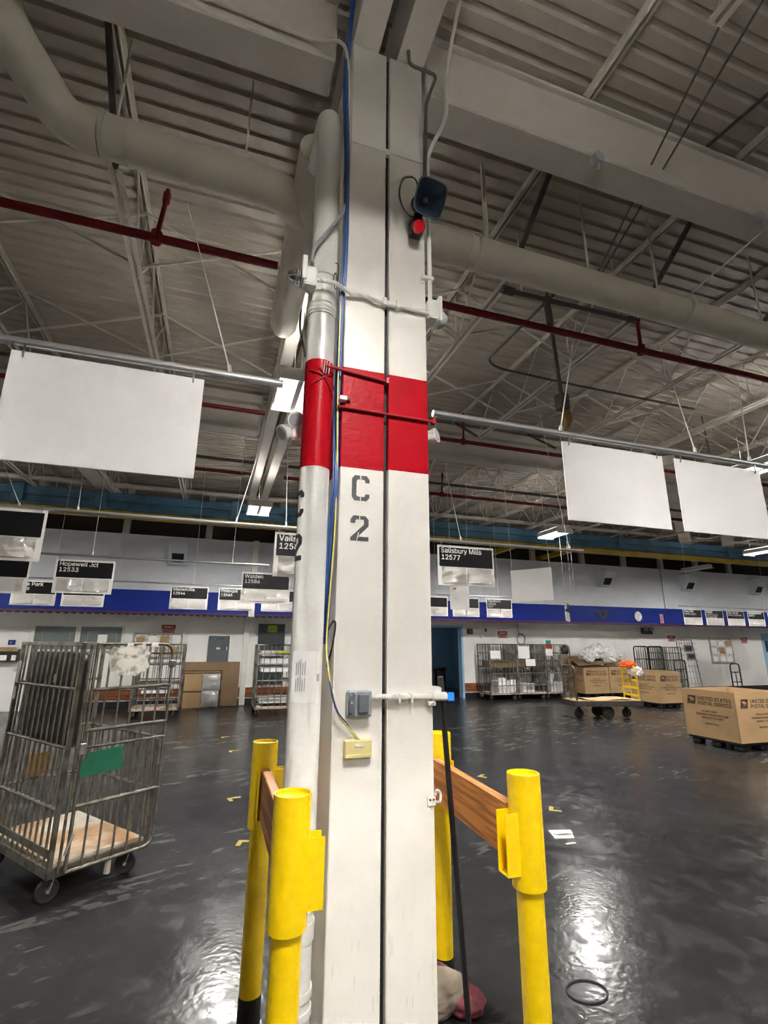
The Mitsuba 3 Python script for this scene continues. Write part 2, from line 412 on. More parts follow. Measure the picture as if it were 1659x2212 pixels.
# viewing ports of the gallery
VP = [(-1.18, 'grey viewing port box on the gallery left of the white post'), (5.2, 'grey viewing port box partly behind the hanging blank sheet'), (13.2, 'grey viewing port box above the wall clock area, left of three'),
      (17.1, 'grey viewing port box right of the gallery seam'), (20.75, 'grey viewing port box nearest the right edge of the photo')]
for x, lb in VP:
    t = thing('viewing_port', lb, 'viewing port', None)
    pr = Polygon([(0, 4.34), (0, 3.72), (.10, 3.72), (.42, 4.28), (.42, 4.34)])
    m = moved(prism([(0, 3.76), (.12, 3.76), (.46, 4.26), (.46, 4.36), (0, 4.36)], .48), np.array([[0, 0, 1, x - .24], [-1, 0, 0, GY], [0, 1, 0, 0], [0, 0, 0, 1.]]))
    if np.linalg.det(m.principal_inertia_vectors) == 0: pass
    part(t, 'hood', m, 'grey_wall', smooth=False)
    g0 = np.array([x, GY - .17, 3.83]); dirn = np.array([0, -.34, .50]); dirn /= np.linalg.norm(dirn)
    part(t, 'grille', beam(g0, g0 + dirn * .26, .30, .03), 'black')

# ------------------------------------------------------------------ girders, beams, joists
SOF = 5.36
for nm, x0, x1, lb in (('left', .505, .664, 'white boxed roof girder, left one of the pair above the striped column'), ('right', .797, .953, 'white boxed roof girder, right one of the pair above the striped column')):
    t = thing('roof_girder', lb, 'girder')
    part(t, 'beam_web', bx(x0, x1, -6, GY, SOF, DECK - .03, .01), 'beam')
    part(t, 'bottom_flange', bx(x0 - .012, x1 + (.012 if nm == 'right' else 0), -6, GY, SOF - .018, SOF, .004), 'beam')
for nm, x0, x1, lb in (('l', XL, .41, 'white boxed cross beam meeting the column from the left'), ('r', 1.03, XR, 'white boxed cross beam meeting the column from the right')):
    t = thing('cross_beam', lb, 'beam')
    part(t, 'beam_web', bx(x0, x1, 2.30, 2.545, 5.30, 5.80, .012), 'beam')
    part(t, 'top_plate', bx(x0, x1, 2.27, 2.575, 5.80, 5.83, .004), 'beam')
for nm, x0, x1, lb in (('l', XL, .41, 'white cross beam farther back, left of the girder pair'), ('r', 1.03, XR, 'white cross beam farther back, right of the girder pair')):
    t = thing('cross_beam', lb, 'beam')
    part(t, 'beam_web', bx(x0, x1, 8.05, 8.40, 5.20, 5.68, .05), 'beam'); part(t, 'top_plate', bx(x0, x1, 8.02, 8.43, 5.68, 5.83, .004), 'beam')

def chord(y0, y1, z, up):
    s = 1 if up else -1
    out = []
    for sx in (-1, 1):
        out += [bx(sx * .014, sx * .052, y0, y1, z, z + s * .006), bx(sx * .014, sx * .020, y0, y1, z, z - s * .040)]
    return cat_(out)
BZ = 5.18
def joist_kit(y0, y1, ext0, ext1, merge):
    """One bar joist at x = 0: (name, ply) parts."""
    out = [('top_chord', mk(chord(y0, y1, DECK - .007, True), 'steel', False)), ('bottom_chord', mk(chord(y0 + ext0, y1 - ext1, BZ, False), 'steel', False))]
    zt, zb = DECK - .03, BZ + .02; webs = []
    a, b = y0 + ext0, y1 - ext1; N = max(2, int(round((b - a) / 1.05))); st = (b - a) / N
    webs.append((beam((0, y0 + .05, zt), (0, a + .02, zb), .04, .03), 'dark'))
    for i in range(N):
        ya, yb = a + i * st, a + (i + 1) * st; ym = (ya + yb) / 2
        webs.append((cyl((0, ya, zb), (0, ym, zt), .011, 6), '')); webs.append((cyl((0, ym, zt), (0, yb, zb), .011, 6), ''))
    for i in range(1, N, 2):
        ya = a + i * st; webs.append((cyl((0, ya, zb), (0, ya, zt), .009, 6), ''))
    if ext1 < .95: webs.append((beam((0, b - .02, zb), (0, y1 - .05, zt), .04, .03), 'dark'))
    if merge: out.append(('web', mk(cat_([w for w, _ in webs]), 'steel', False)))
    else: out += [('web_bar', mk(w, 'dark_steel' if d else 'steel', False)) for w, d in webs]
    return out
def joists(xs, kit, lb, grp):
    for i, x in enumerate(xs):
        t = thing('bar_joist', lb if isinstance(lb, str) else lb[i], 'roof joist', grp)
        for nm, d in kit: part(t, nm, d, to=T().translate([x, 0, 0]))
XS = [2.43 + 1.62 * i for i in range(11)]
joists([-1.04, 2.43, 4.05], joist_kit(-6, 2.30, 1.0, .95, True), 'bar joist of the near roof bay, in front of the near cross beam', 'near bay joists')
joists([-4.28, -2.66, -1.04] + XS[:6], joist_kit(2.545, 8.05, .92, .92, False), ['off-white middle bay joist, third one left of the column', 'off-white middle bay joist, second one left of the column', 'off-white middle bay joist nearest the column on its left, crossing the red main'] + [f'off-white middle bay joist, {o} one right of the column' for o in ('first', 'second', 'third', 'fourth', 'fifth', 'sixth')], 'middle bay joists')
joists([-5.9, -4.28, -2.66, -1.04] + XS, joist_kit(8.40, GY + .9, .92, .92, True), 'off-white bar joist beyond the far cross beam', 'far bay joists')
for yb in (4.55, 6.2):
    xs_ = [.41, -1.04, -2.66, -4.28]
    for a, b in list(zip(xs_, xs_[1:])) + list(zip([1.03] + XS[:5], XS[:6])):
        t = thing('joist_bridging', 'thin crossed bridging rods between two bar joists of the middle bay', 'bridging', 'bridging rods')
        part(t, 'rod', beam((a, yb, BZ + .03), (b, yb, DECK - .06), .022, .022), 'steel'); part(t, 'rod', beam((a, yb + .03, DECK - .06), (b, yb + .03, BZ + .03), .022, .022), 'steel')

# sprinkler mains
def sprinkler(segs, y, z, r, drops, lb):
    t = thing('sprinkler_pipe', lb, 'pipe')
    for a, b in segs: part(t, 'main', cyl((a, y, z), (b, y, z), r, 12), 'sprinkler')
    for x in drops:
        d = part(t, 'riser', cat_([cyl((x, y, z), (x + .03, y + .02, z + .42), r * .55, 8), cyl((x, y, z - r * 1.3), (x, y, z + r * 1.6), r * 1.25, 10)]), 'sprinkler')
        part(d, 'head', cat_([cyl((x + .03, y + .02, z + .40), (x + .033, y + .022, z + .50), r * .85, 10), cyl((x + .033, y + .022, z + .50), (x + .033, y + .022, z + .54), r * .5, 8)]), 'sprinkler')
sprinkler([(XL, .235), (1.325, XR)], 3.86, 4.985, .036, (-.77, 4.36, -5, 8.2), 'dark red sprinkler main nearest the camera, crossing both sides of the column')
sprinkler([(XL, .40), (1.04, XR)], 6.92, 4.985, .032, (3.65, -3.4), 'dark red sprinkler main just before the far cross beam')
sprinkler([(XL, .40), (1.04, XR)], 9.85, 5.0, .036, (4.6,), 'dark red sprinkler main beyond the far cross beam')
solo('pipe_run', 'dark brown pipe under the far joists beside the red sprinkler main', 'pipe', cat_([cyl((XL, 9.2, 5.02), (.40, 9.2, 5.02), .03, 8), cyl((1.04, 9.2, 5.02), (XR, 9.2, 5.02), .03, 8)]), 'dark_steel')

# insulated drain runs under the near beam
DR = .137
t = thing('insulated_pipe', 'fat white insulated pipe running left from the column under the roof', 'pipe')
yl, zl = 3.03, 4.93
part(t, 'run', tube(fillet([(-1.02, yl, zl + .06), (.18, yl, zl), (.385, yl + .16, zl)], .22, 8), DR, 18), 'duct')
part(t, 'elbow', tube(fillet([(-1.02, yl, zl + .06), (-1.24, yl, zl + .08), (-1.55, yl - .32, zl + .36), (-1.75, yl - .4, DECK)], .2, 8), DR * .98, 18), 'duct')
for x in (-1.0, -.86, -.02, .06): part(t, 'band', tube([(x - .012, yl, zl + .002 - .05 * (x - .18)), (x + .012, yl, zl - .05 * (x - .18))], DR + .006, 18), 'duct')
part(t, 'hanger_rod', cyl((-.95, yl, zl + DR), (-.95, yl, DECK), .009, 6), 'steel'); part(t, 'hanger_rod', cyl((-.1, yl, zl + DR), (-.1, yl, DECK), .009, 6), 'steel')
t = thing('insulated_pipe', 'fat white insulated pipe running away from the top of the vertical pipe', 'pipe')
part(t, 'run', tube([(.385, 2.62, 4.93), (.385, 4.62, 4.93), (.385, 4.70, 4.93), (.385, 4.74, 4.93)], [DR, DR, DR * .8, DR * .3], 20), 'duct')
t = thing('insulated_pipe', 'fat white insulated pipe running right from behind the column under the joists', 'pipe')
yr, zr = 3.08, 4.90
part(t, 'run', tube(fillet([(1.17, 4.9, zr + .02), (1.17, yr, zr), (1.8, yr, zr), (9.5, yr + .1, zr - .02)], .36, 12), DR, 20), 'duct')
for x in (1.72, 1.80, 4.1, 6.4): part(t, 'band', tube([(x - .014, yr, zr), (x + .014, yr, zr)], DR + .007, 20), 'duct')
for x in (1.92, 2.98, 3.8, 5.2): part(t, 'hanger_rod', cyl((x, yr, zr + DR * .9), (x, yr, DECK), .022 if x < 2 else .01, 8), 'duct')
part(t, 'end_ring', tube([(1.17 + .1 * math.cos(a), yr - .155, zr + .05 + .1 * math.sin(a)) for a in np.linspace(2.2, 6.0, 16)], .006, 6), 'black')

# overhead crane rail near the gallery, blue and yellow
t = thing('overhead_rail', 'long blue steel rail with a yellow underside high in front of the gallery', 'rail')
part(t, 'blue_rail', cat_([bx(XL, XR, 12.9, 13.2, 4.98, 5.20, .02), bx(XL, XR, 12.95, 13.15, 4.80, 4.98), bx(XL, XR, 12.85, 13.22, 4.76, 4.81, .01)]), 'blue_beam')
part(t, 'yellow_rail', cat_([bx(XL, XR, 12.92, 13.20, 4.62, 4.76, .01)]), 'yellow_beam')
for x in (-4.6, -2.9, .2, 5.2, 12.5, 17.4): part(t, 'clamp', bx(x - .12, x + .12, 12.86, 13.24, 4.74, 5.24, .01), 'blue_beam')
for x in (8.6, 10.7): part(t, 'yellow_arm', bx(x - .09, x + .09, 13.2, GY + .3, 4.62, 4.76, .01), 'yellow_beam')
solo('conduit_run', 'pale steel conduit above the blue rail', 'conduit', cyl((XL, 13.2, 5.47), (XR, 13.2, 5.47), .06, 10), 'steel')
for a, b, lb in (((8.6, 7.4, 5.45), (17.3, 14.5, 5.2), 'pale sloping roof brace between the two right blank boards'), ((10.3, 7.6, 5.45), (20.0, 14.9, 5.2), 'pale sloping roof brace right of the other brace'), ((-3.1, 11.2, 5.5), (-2.8, 14.2, 5.35), 'pale roof brace seen under the left blank board')):
    solo('roof_brace', lb, 'brace', beam(a, b, .34, .2), 'steel')

# ------------------------------------------------------------------ high-bay lamps
lens = mk(cat_([bx(-.20, .20, -.36, .36, -.012, 0), bx(-.21, -.21 + LAMP_UP, -.36, .36, .101, .104), bx(.21 - LAMP_UP, .21, -.36, .36, .101, .104)]), 'lamp_house')
lens_e = {**lens, 'emitter': {'type': 'area', 'radiance': rgb([LAMP, LAMP * .978, LAMP * .935])}}
house = mk(cat_([bx(-.24, .24, -.40, .40, .03, .10, .02), bx(-.245, -.225, -.41, .41, -.02, .06), bx(.225, .245, -.41, .41, -.02, .06), bx(-.245, .245, -.41, -.395, -.06, .06), bx(-.245, .245, .395, .41, -.06, .06), bx(-.03, .03, -.4, .4, -.035, -.013)]), 'lamp_house')
hang = lambda z: mk(cat_([cyl((0, -.33, .1), (0, -.33, DECK - z), .006, 6), cyl((0, .33, .1), (0, .33, DECK - z), .006, 6)]), 'steel')
for x, y in LAMPS:
    own = {(.64, 5.25): 'lit high-bay lamp glowing left of the red band of the drain pipe', (.64, 10.6): 'lit high-bay lamp above the Vails Gate sign, in front of the blue rail', (8.15, 10.6): 'lit high-bay lamp right of the column, above the small turned sign',
           (8.15, 5.25): 'lit high-bay lamp at the right edge, just above the corner of a blank board', (15.63, 10.6): 'lit high-bay lamp at the right edge, below the blank boards'}.get((x, y))
    t = thing('high_bay_lamp', own or 'lit white high-bay lamp hung on rods from the roof, outside the photo', 'lamp', None if own else 'lit high-bay lamps')
    z = 4.30 if (x, y) == (0.64, -0.05) else LAMP_Z       # this one hangs a little lower
    to = T().translate([x, y, z])
    part(t, 'housing', house, to=to)
    part(t, 'lens', lens_e, to=to)
    part(t, 'hanger_rods', hang(z), to=to)
t = thing('strip_lamp', 'unlit white strip lamp above the gallery at the right', 'lamp')
part(t, 'housing', bx(16.75, 16.95, 13.3, 14.5, 4.48, 4.60, .03), 'lamp_house'); part(t, 'reflector', bx(16.68, 17.02, 13.3, 14.5, 4.46, 4.475), 'white'); part(t, 'hanger_rod', cyl((16.85, 13.9, 4.6), (16.85, 13.9, DECK), .01, 6), 'steel')

# ------------------------------------------------------------------ the striped double column
CY = 2.20
col = thing('column', 'white boxed double column with a red band, the stencilled C 2 and a black joint down its middle', 'column')
for x0, x1 in ((.495, .716), (.738, .957)):
    h = part(col, 'shaft', bx(x0, x1, CY, CY + .40, 0, 4.548, .004), 'column'); part(h, 'upper_panel', bx(x0, x1, CY, CY + .40, 4.553, SOF - .02, .004), 'column')
    part(h, 'red_band', bx(x0 - .0008, x1 + .0008, CY - .0008, CY + .4008, 2.522 + (.012 if x0 > .7 else 0), 3.068, .004), 'red', 'glossy red painted band')
part(col, 'joint_strip', bx(.70, .754, CY + .03, CY + .37, 0, SOF - .02), 'dark_gap', 'black expansion joint')
part(col, 'joint_clip', bx(.712, .742, CY - .006, CY + .02, 4.53, 4.575, .003), 'white')
def stencil_C():
    o = Polygon([(.16, 0), (.84, 0), (1, .14), (1, .86), (.84, 1), (.16, 1), (0, .86), (0, .14)])
    i = Polygon([(.34, .16), (.70, .16), (.76, .22), (.76, .78), (.70, .84), (.34, .84), (.26, .78), (.26, .22)])
    return o.difference(i).difference(sbox(.6, .27, 1.1, .72)).difference(sbox(.47, -.1, .53, .3)).difference(sbox(.47, .7, .53, 1.1))
def stencil_2():
    p = Polygon([(0, .70), (0, .86), (.16, 1), (.82, 1), (1, .86), (1, .60), (.42, .17), (1, .17), (1, 0), (0, 0), (0, .12), (.74, .66), (.74, .82), (.68, .85), (.32, .85), (.26, .80), (.26, .70)])
    return p.difference(affinity.rotate(sbox(.36, -.1, .41, .35), -18)).difference(sbox(.47, .7, .53, 1.1))
for nm, poly, x0, z0, h in (('C', stencil_C(), .5555, 2.362, .127), ('2', stencil_2(), .5535, 2.166, .122)):
    m = prism(affinity.scale(poly, .088, h, origin=(0, 0)), .0008)
    part(col, 'stencil', moved(m, FRONT((x0, CY + .0001, z0))), 'black_ink', f'black stencilled {nm}', smooth=False)

# vertical drain pipe
PX, PYY, PR = .385, 2.27, .0715
pp = thing('drain_pipe', 'white vertical drain pipe with a red band left of the column', 'pipe')
part(pp, 'shaft', tube(fillet([(PX, PYY, 0), (PX, PYY, 4.80), (PX, 2.68, 4.84)], .15, 8), PR, 28), 'pipe_white')
part(pp, 'red_band', cyl((PX, PYY, 2.515), (PX, PYY, 3.085), PR + .0012, 28), 'red', 'glossy red painted band')
for z0, z1 in ((3.36, 3.49), (3.60, 3.615), (.60, .66), (.70, .72), (.42, .445), (.36, .385)):
    part(pp, 'coupling', cyl((PX, PYY, z0), (PX, PYY, z1), PR + .006, 28), 'pipe_white')
for z in (3.375, 3.40, 3.425):
    part(pp, 'coupling_ring', tube([(PX + (PR + .007) * math.cos(a), PYY + (PR + .007) * math.sin(a), z) for a in np.linspace(0, 2 * math.pi, 28, endpoint=False)], .0035, 6, closed=True), 'pipe_white')
def wrapped(poly, w, h, th0, z0):
    m = prism(affinity.scale(poly, w, h, origin=(0, 0)), .0016)
    for _ in range(3): m = m.subdivide()
    v = np.array(m.vertices); a = th0 + v[:, 0] / PR; r = PR + .0004 + v[:, 2]
    m.vertices = np.stack([PX + r * np.sin(a), PYY - r * np.cos(a), z0 + v[:, 1]], 1); return m
va = math.atan2(PX, PYY)
part(pp, 'stencil', wrapped(stencil_C(), .088, .127, va - math.radians(56) - .088 / PR, 2.27), 'black_ink', 'black stencilled C', smooth=False)
part(pp, 'stencil', wrapped(stencil_2(), .088, .122, va - math.radians(56) - .088 / PR, 2.065), 'black_ink', 'black stencilled 2', smooth=False)
def curved_sheet(a0, a1, z0, z1, off):
    n = 14; A = np.linspace(a0, a1, n); V = []; F = []
    for r in (PR + off, PR + off + .0012):
        for a in A:
            for z in (z0, z1): V.append((PX + r * math.sin(a), PYY - r * math.cos(a), z))
    for i in range(n - 1):
        a, b, c, d = 2 * i, 2 * i + 2, 2 * i + 3, 2 * i + 1
        F += [[a, c, b], [a, d, c], [2 * n + a, 2 * n + b, 2 * n + c], [2 * n + a, 2 * n + c, 2 * n + d]]
    return trimesh.Trimesh(V, F, process=False)
t = thing('notice_sheet', 'white paper notice taped round the vertical drain pipe', 'notice')
part(t, 'sheet', curved_sheet(va - 1.25, va + .35, 1.462, 1.668, .0006), 'paper')
for i in range(5):
    for r0 in (1.60, 1.535):
        part(t, 'print_column', curved_sheet(va - .92 + i * .13, va - .86 + i * .13, r0 - .03, r0 + .02 + .006 * (i % 3), .0022), 'print_grey')
solo('tape_scrap', 'small grey scrap of tape on the drain pipe right of the notice', 'scrap', curved_sheet(va + .42, va + .62, 1.545, 1.575, .0005), 'print_grey')

# ------------------------------------------------------------------ things fixed to the column
# corner junction boxes and conduits
bl = thing('junction_box', 'white junction box with a chrome sensor bulb left of the drain pipe', 'box')
part(bl, 'box', cat_([bx(.262, .330, CY - .075, CY - .01, 3.45, 3.56, .006), bx(.25, .278, CY - .085, CY + .0, 3.47, 3.61, .004)]), 'white')
lens_m = moved(lathe([(0, .05), (.02, .048), (.034, .03), (.04, 0), (.038, -.01)], 18), basis((.235, CY - .04, 3.50), (0, 0, 1), (0, 1, 0), (-1, 0, 0)))
part(bl, 'sensor', lens_m, 'chrome', 'chrome dome sensor')
for i in range(4): part(bl, 'sensor_ring', tube([(.238 - .012 * i, CY - .04 + (.042 - .006 * i) * math.cos(a), 3.50 + (.042 - .006 * i) * math.sin(a)) for a in np.linspace(0, 2 * math.pi, 16, endpoint=False)], .004, 6, closed=True), 'chrome')
part(bl, 'bracket', beam((.27, CY - .01, 3.5), (.33, PYY - .03, 3.5), .03, .05), 'white')
br = thing('junction_box', 'white junction box with a clear dome at the right edge of the column', 'box')
part(br, 'box', bx(.962, 1.02, CY - .03, CY + .06, 3.45, 3.57, .006), 'white'); part(br, 'cover', bx(1.02, 1.04, CY - .045, CY + .075, 3.43, 3.59, .004), 'white')
part(br, 'dome', moved(lathe([(0, .055), (.03, .045), (.048, .02), (.05, 0)], 16), basis((1.04, CY + .02, 3.48), (0, 1, 0), (0, 0, 1))), 'print_grey')
cd = thing('conduit', 'white flexible conduit across the column between the two junction boxes', 'conduit')
fp = spline([(.325, CY - .045, 3.505), (.42, CY - .06, 3.50), (.52, CY - .03, 3.485), (.60, CY - .022, 3.492), (.66, CY - .03, 3.475), (.735, CY - .022, 3.477)], 14)
part(cd, 'flex', tube(fp, [.0125 if i % 2 else .0105 for i in range(len(fp))], 10), 'white')
part(cd, 'coupler', cyl((.70, CY - .022, 3.478), (.765, CY - .022, 3.478), .018, 12), 'white'); part(cd, 'straight', cyl((.76, CY - .02, 3.478), (.965, CY - .02, 3.476), .011, 12), 'white')
for x in (.706, .78): part(cd, 'strap', bx(x - .01, x + .01, CY - .042, CY, 3.455, 3.502, .003), 'white')
cd = thing('conduit', 'bent steel conduit from the roof down to the left junction box', 'conduit')
cp = fillet([(.30, CY - .04, 3.555), (.30, CY - .05, 3.68), (.485, CY - .035, 4.02), (.485, CY - .03, 5.05), (.485, CY - .03, 5.30)], .12, 8)
part(cd, 'tube', tube(cp, .0105, 10), 'alu'); part(cd, 'connector', cyl((.30, CY - .042, 3.55), (.30, CY - .046, 3.60), .015, 10), 'chrome')
cd = thing('conduit', 'steel conduit sweeping from the left cross beam down beside the column', 'conduit')
part(cd, 'tube', tube(fillet([(-3.0, 2.275, 5.42), (.30, 2.275, 5.36), (.43, 2.12, 5.22), (.472, 2.17, 4.9), (.472, 2.17, 4.6)], .12, 8), .011, 10), 'steel')
cd = thing('conduit', 'white conduit up the right edge of the column to the near roof', 'conduit')
part(cd, 'tube', tube(fillet([(.980, CY - .01, 3.56), (.980, CY - .01, 4.62), at(965, 255, Y=2.16), at(963, 150, Y=2.12), at(1000, -30, Y=1.9)], .1, 8), .0125, 10), 'white')
for z in (3.71, 4.30): part(cd, 'strap', cat_([bx(.93, .999, CY - .028, CY + .002, z - .012, z + .012, .003), bx(.925, .95, CY - .006, CY, z - .03, z + .015)]), 'white')
cd = thing('conduit', 'dark brown pipe that jogs down the right edge of the column top', 'conduit')
part(cd, 'tube', tube(fillet([at(890, -30, Y=2.0), at(881, 70, Y=2.12), at(884, 140, Y=2.14), at(943, 163, Y=2.14), at(920, 225, Y=2.16), at(917, 400, Y=2.17)], .04, 5), .0105, 10), 'dark_steel')
# horn with strobe
hn = thing('horn_speaker', 'dark grey square horn loudspeaker with a red strobe at the top right of the column', 'loudspeaker')
ax = np.array([.10, -.78, -.52]); ax /= np.linalg.norm(ax); hx = np.cross(ax, (0, 0, 1)); hx /= np.linalg.norm(hx); hy = np.cross(hx, ax)
hc = at(930, 428, Y=2.02)
def sq_ring(s, d, n=40, p=4.5):
    a = np.arange(n) / n * 2 * math.pi; r = s / (np.abs(np.cos(a)) ** p + np.abs(np.sin(a)) ** p) ** (1 / p)
    return hc + ax * d + r[:, None] * (np.cos(a)[:, None] * -hx + np.sin(a)[:, None] * hy)
def rings(L):
    n = len(L[0]); V = np.vstack(L); F = []
    for i in range(len(L) - 1):
        for k in range(n):
            a, b, c, d = i * n + k, i * n + (k + 1) % n, (i + 1) * n + (k + 1) % n, (i + 1) * n + k
            F += [[a, b, c], [a, c, d]]
    return trimesh.Trimesh(V, F, process=False)
out = [sq_ring(s, d) for s, d in ((.02, -.145), (.03, -.145), (.036, -.12), (.05, -.07), (.085, -.02), (.093, -.004), (.093, .004), (.087, .004), (.080, -.02), (.055, -.055), (.030, -.085), (.001, -.09))]
part(hn, 'horn', rings(out), 'horn', smooth=40)
part(hn, 'driver_tip', shift(trimesh.creation.icosphere(subdivisions=2, radius=.017), *(hc - ax * .07)), 'grey_plastic')
part(hn, 'driver', tube([hc - ax * .10, hc - ax * .17], .045, 20), 'black')
sc_ = at(905, 490, Y=2.09)
part(hn, 'bracket', cat_([beam(hc - ax * .13, sc_ + (.0, .07, .02), .05, .04), bx(sc_[0] - .02, sc_[0] + .05, 2.14, CY, sc_[2] + .02, sc_[2] + .12, .004)]), 'black')
sd = np.array([-.12, -.62, -.55]); sd /= np.linalg.norm(sd)
st_ = part(hn, 'strobe', tube([sc_ - sd * .05, sc_ + sd * .015, sc_ + sd * .035], [.034, .034, .026], 20), 'strobe', 'red strobe lens')
part(st_, 'collar', tube([sc_ - sd * .06, sc_ - sd * .035], .040, 20), 'black'); part(st_, 'ribs', cat_([tube([sc_ + sd * s + .0345 * (math.cos(a) * hx + math.sin(a) * np.cross(sd, hx)) for a in np.linspace(0, 2 * math.pi, 18, endpoint=False)], .0025, 6, closed=True) for s in (-.02, -.008, .004)]), 'strobe')
lw = [np.array(at(px, py, Y=2.15)) for px, py in ((905, 410), (893, 383), (870, 385), (861, 412), (866, 440), (880, 462), (893, 468))]
part(hn, 'wire', tube(spline(lw, 8), .0035, 6), 'print_grey'); part(hn, 'wire', tube(spline([p + (.004, -.006, -.012) for p in lw], 8), .0035, 6), 'dark_steel')
# red rods across the band, little clamp
for (x0, z0, x1, z1, r, lb) in ((.40, 3.045, .728, 3.012, .0085, 'dark red rod across the top of the red band, ending at the joint'), (.47, 2.832, .985, 2.826, .0075, 'thin dark red rod across the middle of the red band')):
    t = thing('tie_rod', lb, 'rod'); part(t, 'rod', cyl((x0, CY - .014, z0), (x1, CY - .014, z1), r, 10), 'red_rod')
    part(t, 'clip', bx(x1 - .012, x1 + .008, CY - .026, CY + .001, z1 - .015, z1 + .022, .003), 'red_rod')
t = thing('beam_clamp', 'small white clamp on the left edge of the red band', 'clamp')
part(t, 'jaw', bx(.476, .515, CY - .03, CY + .012, 2.865, 2.888, .003), 'white'); part(t, 'bolt', cyl((.515, CY - .014, 2.877), (.535, CY - .014, 2.877), .008, 8), 'chrome')
t = thing('wire_knot', 'dark twisted wires tied round the drain pipe at the top of its red band', 'wire')
for i, (a0, a1, z0, z1) in enumerate(((va - .9, va + .9, 3.02, 2.955), (va - .8, va + .9, 2.94, 3.03), (va - .3, va + .8, 3.03, 2.93), (va + .0, va + .9, 2.99, 2.90))):
    part(t, 'strand', tube([(PX + (PR + .006) * math.sin(a), PYY - (PR + .006) * math.cos(a), z0 + (z1 - z0) * s) for s, a in zip(np.linspace(0, 1, 12), np.linspace(a0, a1, 12))], .0045, 6), 'red_rod')
for dx in (-.012, 0, .014): part(t, 'tail', cyl((PX + .02 + dx, PYY - PR - .012, 3.00), (PX + .025 + dx, PYY - PR - .01, 3.075), .003, 6), 'wire')
# twin-head emergency lights behind the column
for (c, s, lb) in ((at(640, 925, Y=2.44), -1, 'white twin-head emergency light behind the drain pipe, below the glowing lamp'), (at(934, 950, Y=2.50), 1, 'white emergency light head peeking out right of the red band')):
    t = thing('emergency_light', lb, 'emergency light')
    part(t, 'body', bx(c[0] - .03, c[0] + .05, c[1] - .03, c[1] + .05, c[2] - .075, c[2] + .02, .012) if s < 0 else bx(.957, .985, c[1] - .05, c[1] + .05, c[2] - .06, c[2] + .06, .01), 'white')
    for (o, d) in (((.0, -.03, .035), (-.35, -.8, -.45)), ((-.05, .02, -.02), (-.75, -.3, -.5))) if s < 0 else (((.0, 0, .02), (.55, -.6, .1)),):
        d = np.array(d) / np.linalg.norm(d); o = c + np.array(o)
        hd = part(t, 'head', tube([o - d * .045, o - d * .03, o + d * .02, o + d * .03], [.02, .036, .045, .045], 20), 'white'); part(hd, 'lens', tube([o + d * .030, o + d * .034], .034, 18), 'print_grey')
        part(t, 'arm', cyl(o - d * .04, (c[0] + .01, c[1] + .01, c[2] - .02) if s < 0 else (.975, c[1], c[2]), .014, 8), 'white')
# grey outlet, ivory box, conduit at the right
ob = thing('outlet_box', 'grey weatherproof outlet box on the column above the ivory box', 'outlet')
part(ob, 'box', bx(.553, .650, CY - .035, CY, 1.402, 1.506, .006), 'grey_plastic'); part(ob, 'plate', bx(.578, .655, CY - .046, CY - .035, 1.404, 1.505, .004), 'grey_plastic')
part(ob, 'flap', bx(.592, .640, CY - .058, CY - .046, 1.418, 1.495, .008), 'grey_dark'); part(ob, 'flap', bx(.556, .574, CY - .046, CY - .035, 1.415, 1.492, .005), 'grey_dark')
for x, z in ((.583, 1.496), (.648, 1.414), (.566, 1.46)): part(ob, 'screw', cyl((x, CY - .05, z), (x, CY - .043, z), .005, 8), 'chrome')
cd = thing('conduit', 'white conduit from the grey outlet box to the right edge of the column', 'conduit')
fx = np.array([(.655 + .135 * s, CY - .024 - .004 * math.sin(s * 3), 1.482 - .004 * s) for s in np.linspace(0, 1, 44)])
part(cd, 'flex', tube(fx, [.0120 if i % 2 else .0092 for i in range(len(fx))], 12), 'white')
part(cd, 'coupler', cyl((.788, CY - .024, 1.478), (.825, CY - .024, 1.477), .0135, 12), 'white'); part(cd, 'straight', cyl((.82, CY - .024, 1.477), (.985, CY - .024, 1.474), .0105, 12), 'white')
for x in (.785, .843): part(cd, 'strap', bx(x - .005, x + .005, CY - .04, CY, 1.45, 1.492, .002), 'white')
lb_ = part(cd, 'end_fitting', cat_([cyl((.945, CY - .024, 1.474), (1.012, CY - .024, 1.474), .019, 14), bx(.957, .99, CY - .03, CY + .04, 1.485, 1.515, .006), bx(.925, .96, CY - .03, CY, 1.435, 1.455, .003)]), 'white')
part(lb_, 'bolt', cyl((.942, CY - .036, 1.445), (.942, CY - .028, 1.445), .005, 8), 'chrome')
solo('blue_tag', 'bright blue plastic tag at the end of the lower conduit beside the broom handle', 'tag', bx(1.018, 1.052, CY - .03, CY - .022, 1.452, 1.490, .004), 'blue_tag')
iv = thing('wall_phone_jack', 'ivory surface box with a white label where the thin cables end', 'surface box')
part(iv, 'box', bx(.546, .663, CY - .030, CY, 1.240, 1.312, .005), 'ivory'); part(iv, 'lower_lip', bx(.548, .661, CY - .033, CY - .028, 1.242, 1.256, .002), 'ivory'); part(iv, 'label_window', bx(.588, .624, CY - .033, CY - .029, 1.283, 1.295, .001), 'paper')
for i, z in enumerate((1.055, 1.49)):
    pass
t = thing('pipe_strap', 'small white strap clamp at the right edge of the column above the plank', 'clamp')
part(t, 'plate', bx(.923, .960, CY - .008, CY + .001, 1.030, 1.066, .002), 'white'); part(t, 'loop', tube(fillet([(.955, CY - .004, 1.045), (.982, CY - .004, 1.04), (.985, CY - .004, 1.075), (.968, CY - .004, 1.095), (.958, CY - .004, 1.07)], .015, 4), .006, 6), 'white')
for x in (.933, .950): part(t, 'screw', cyl((x, CY - .012, 1.055), (x, CY - .006, 1.055), .004, 8), 'dark_steel')
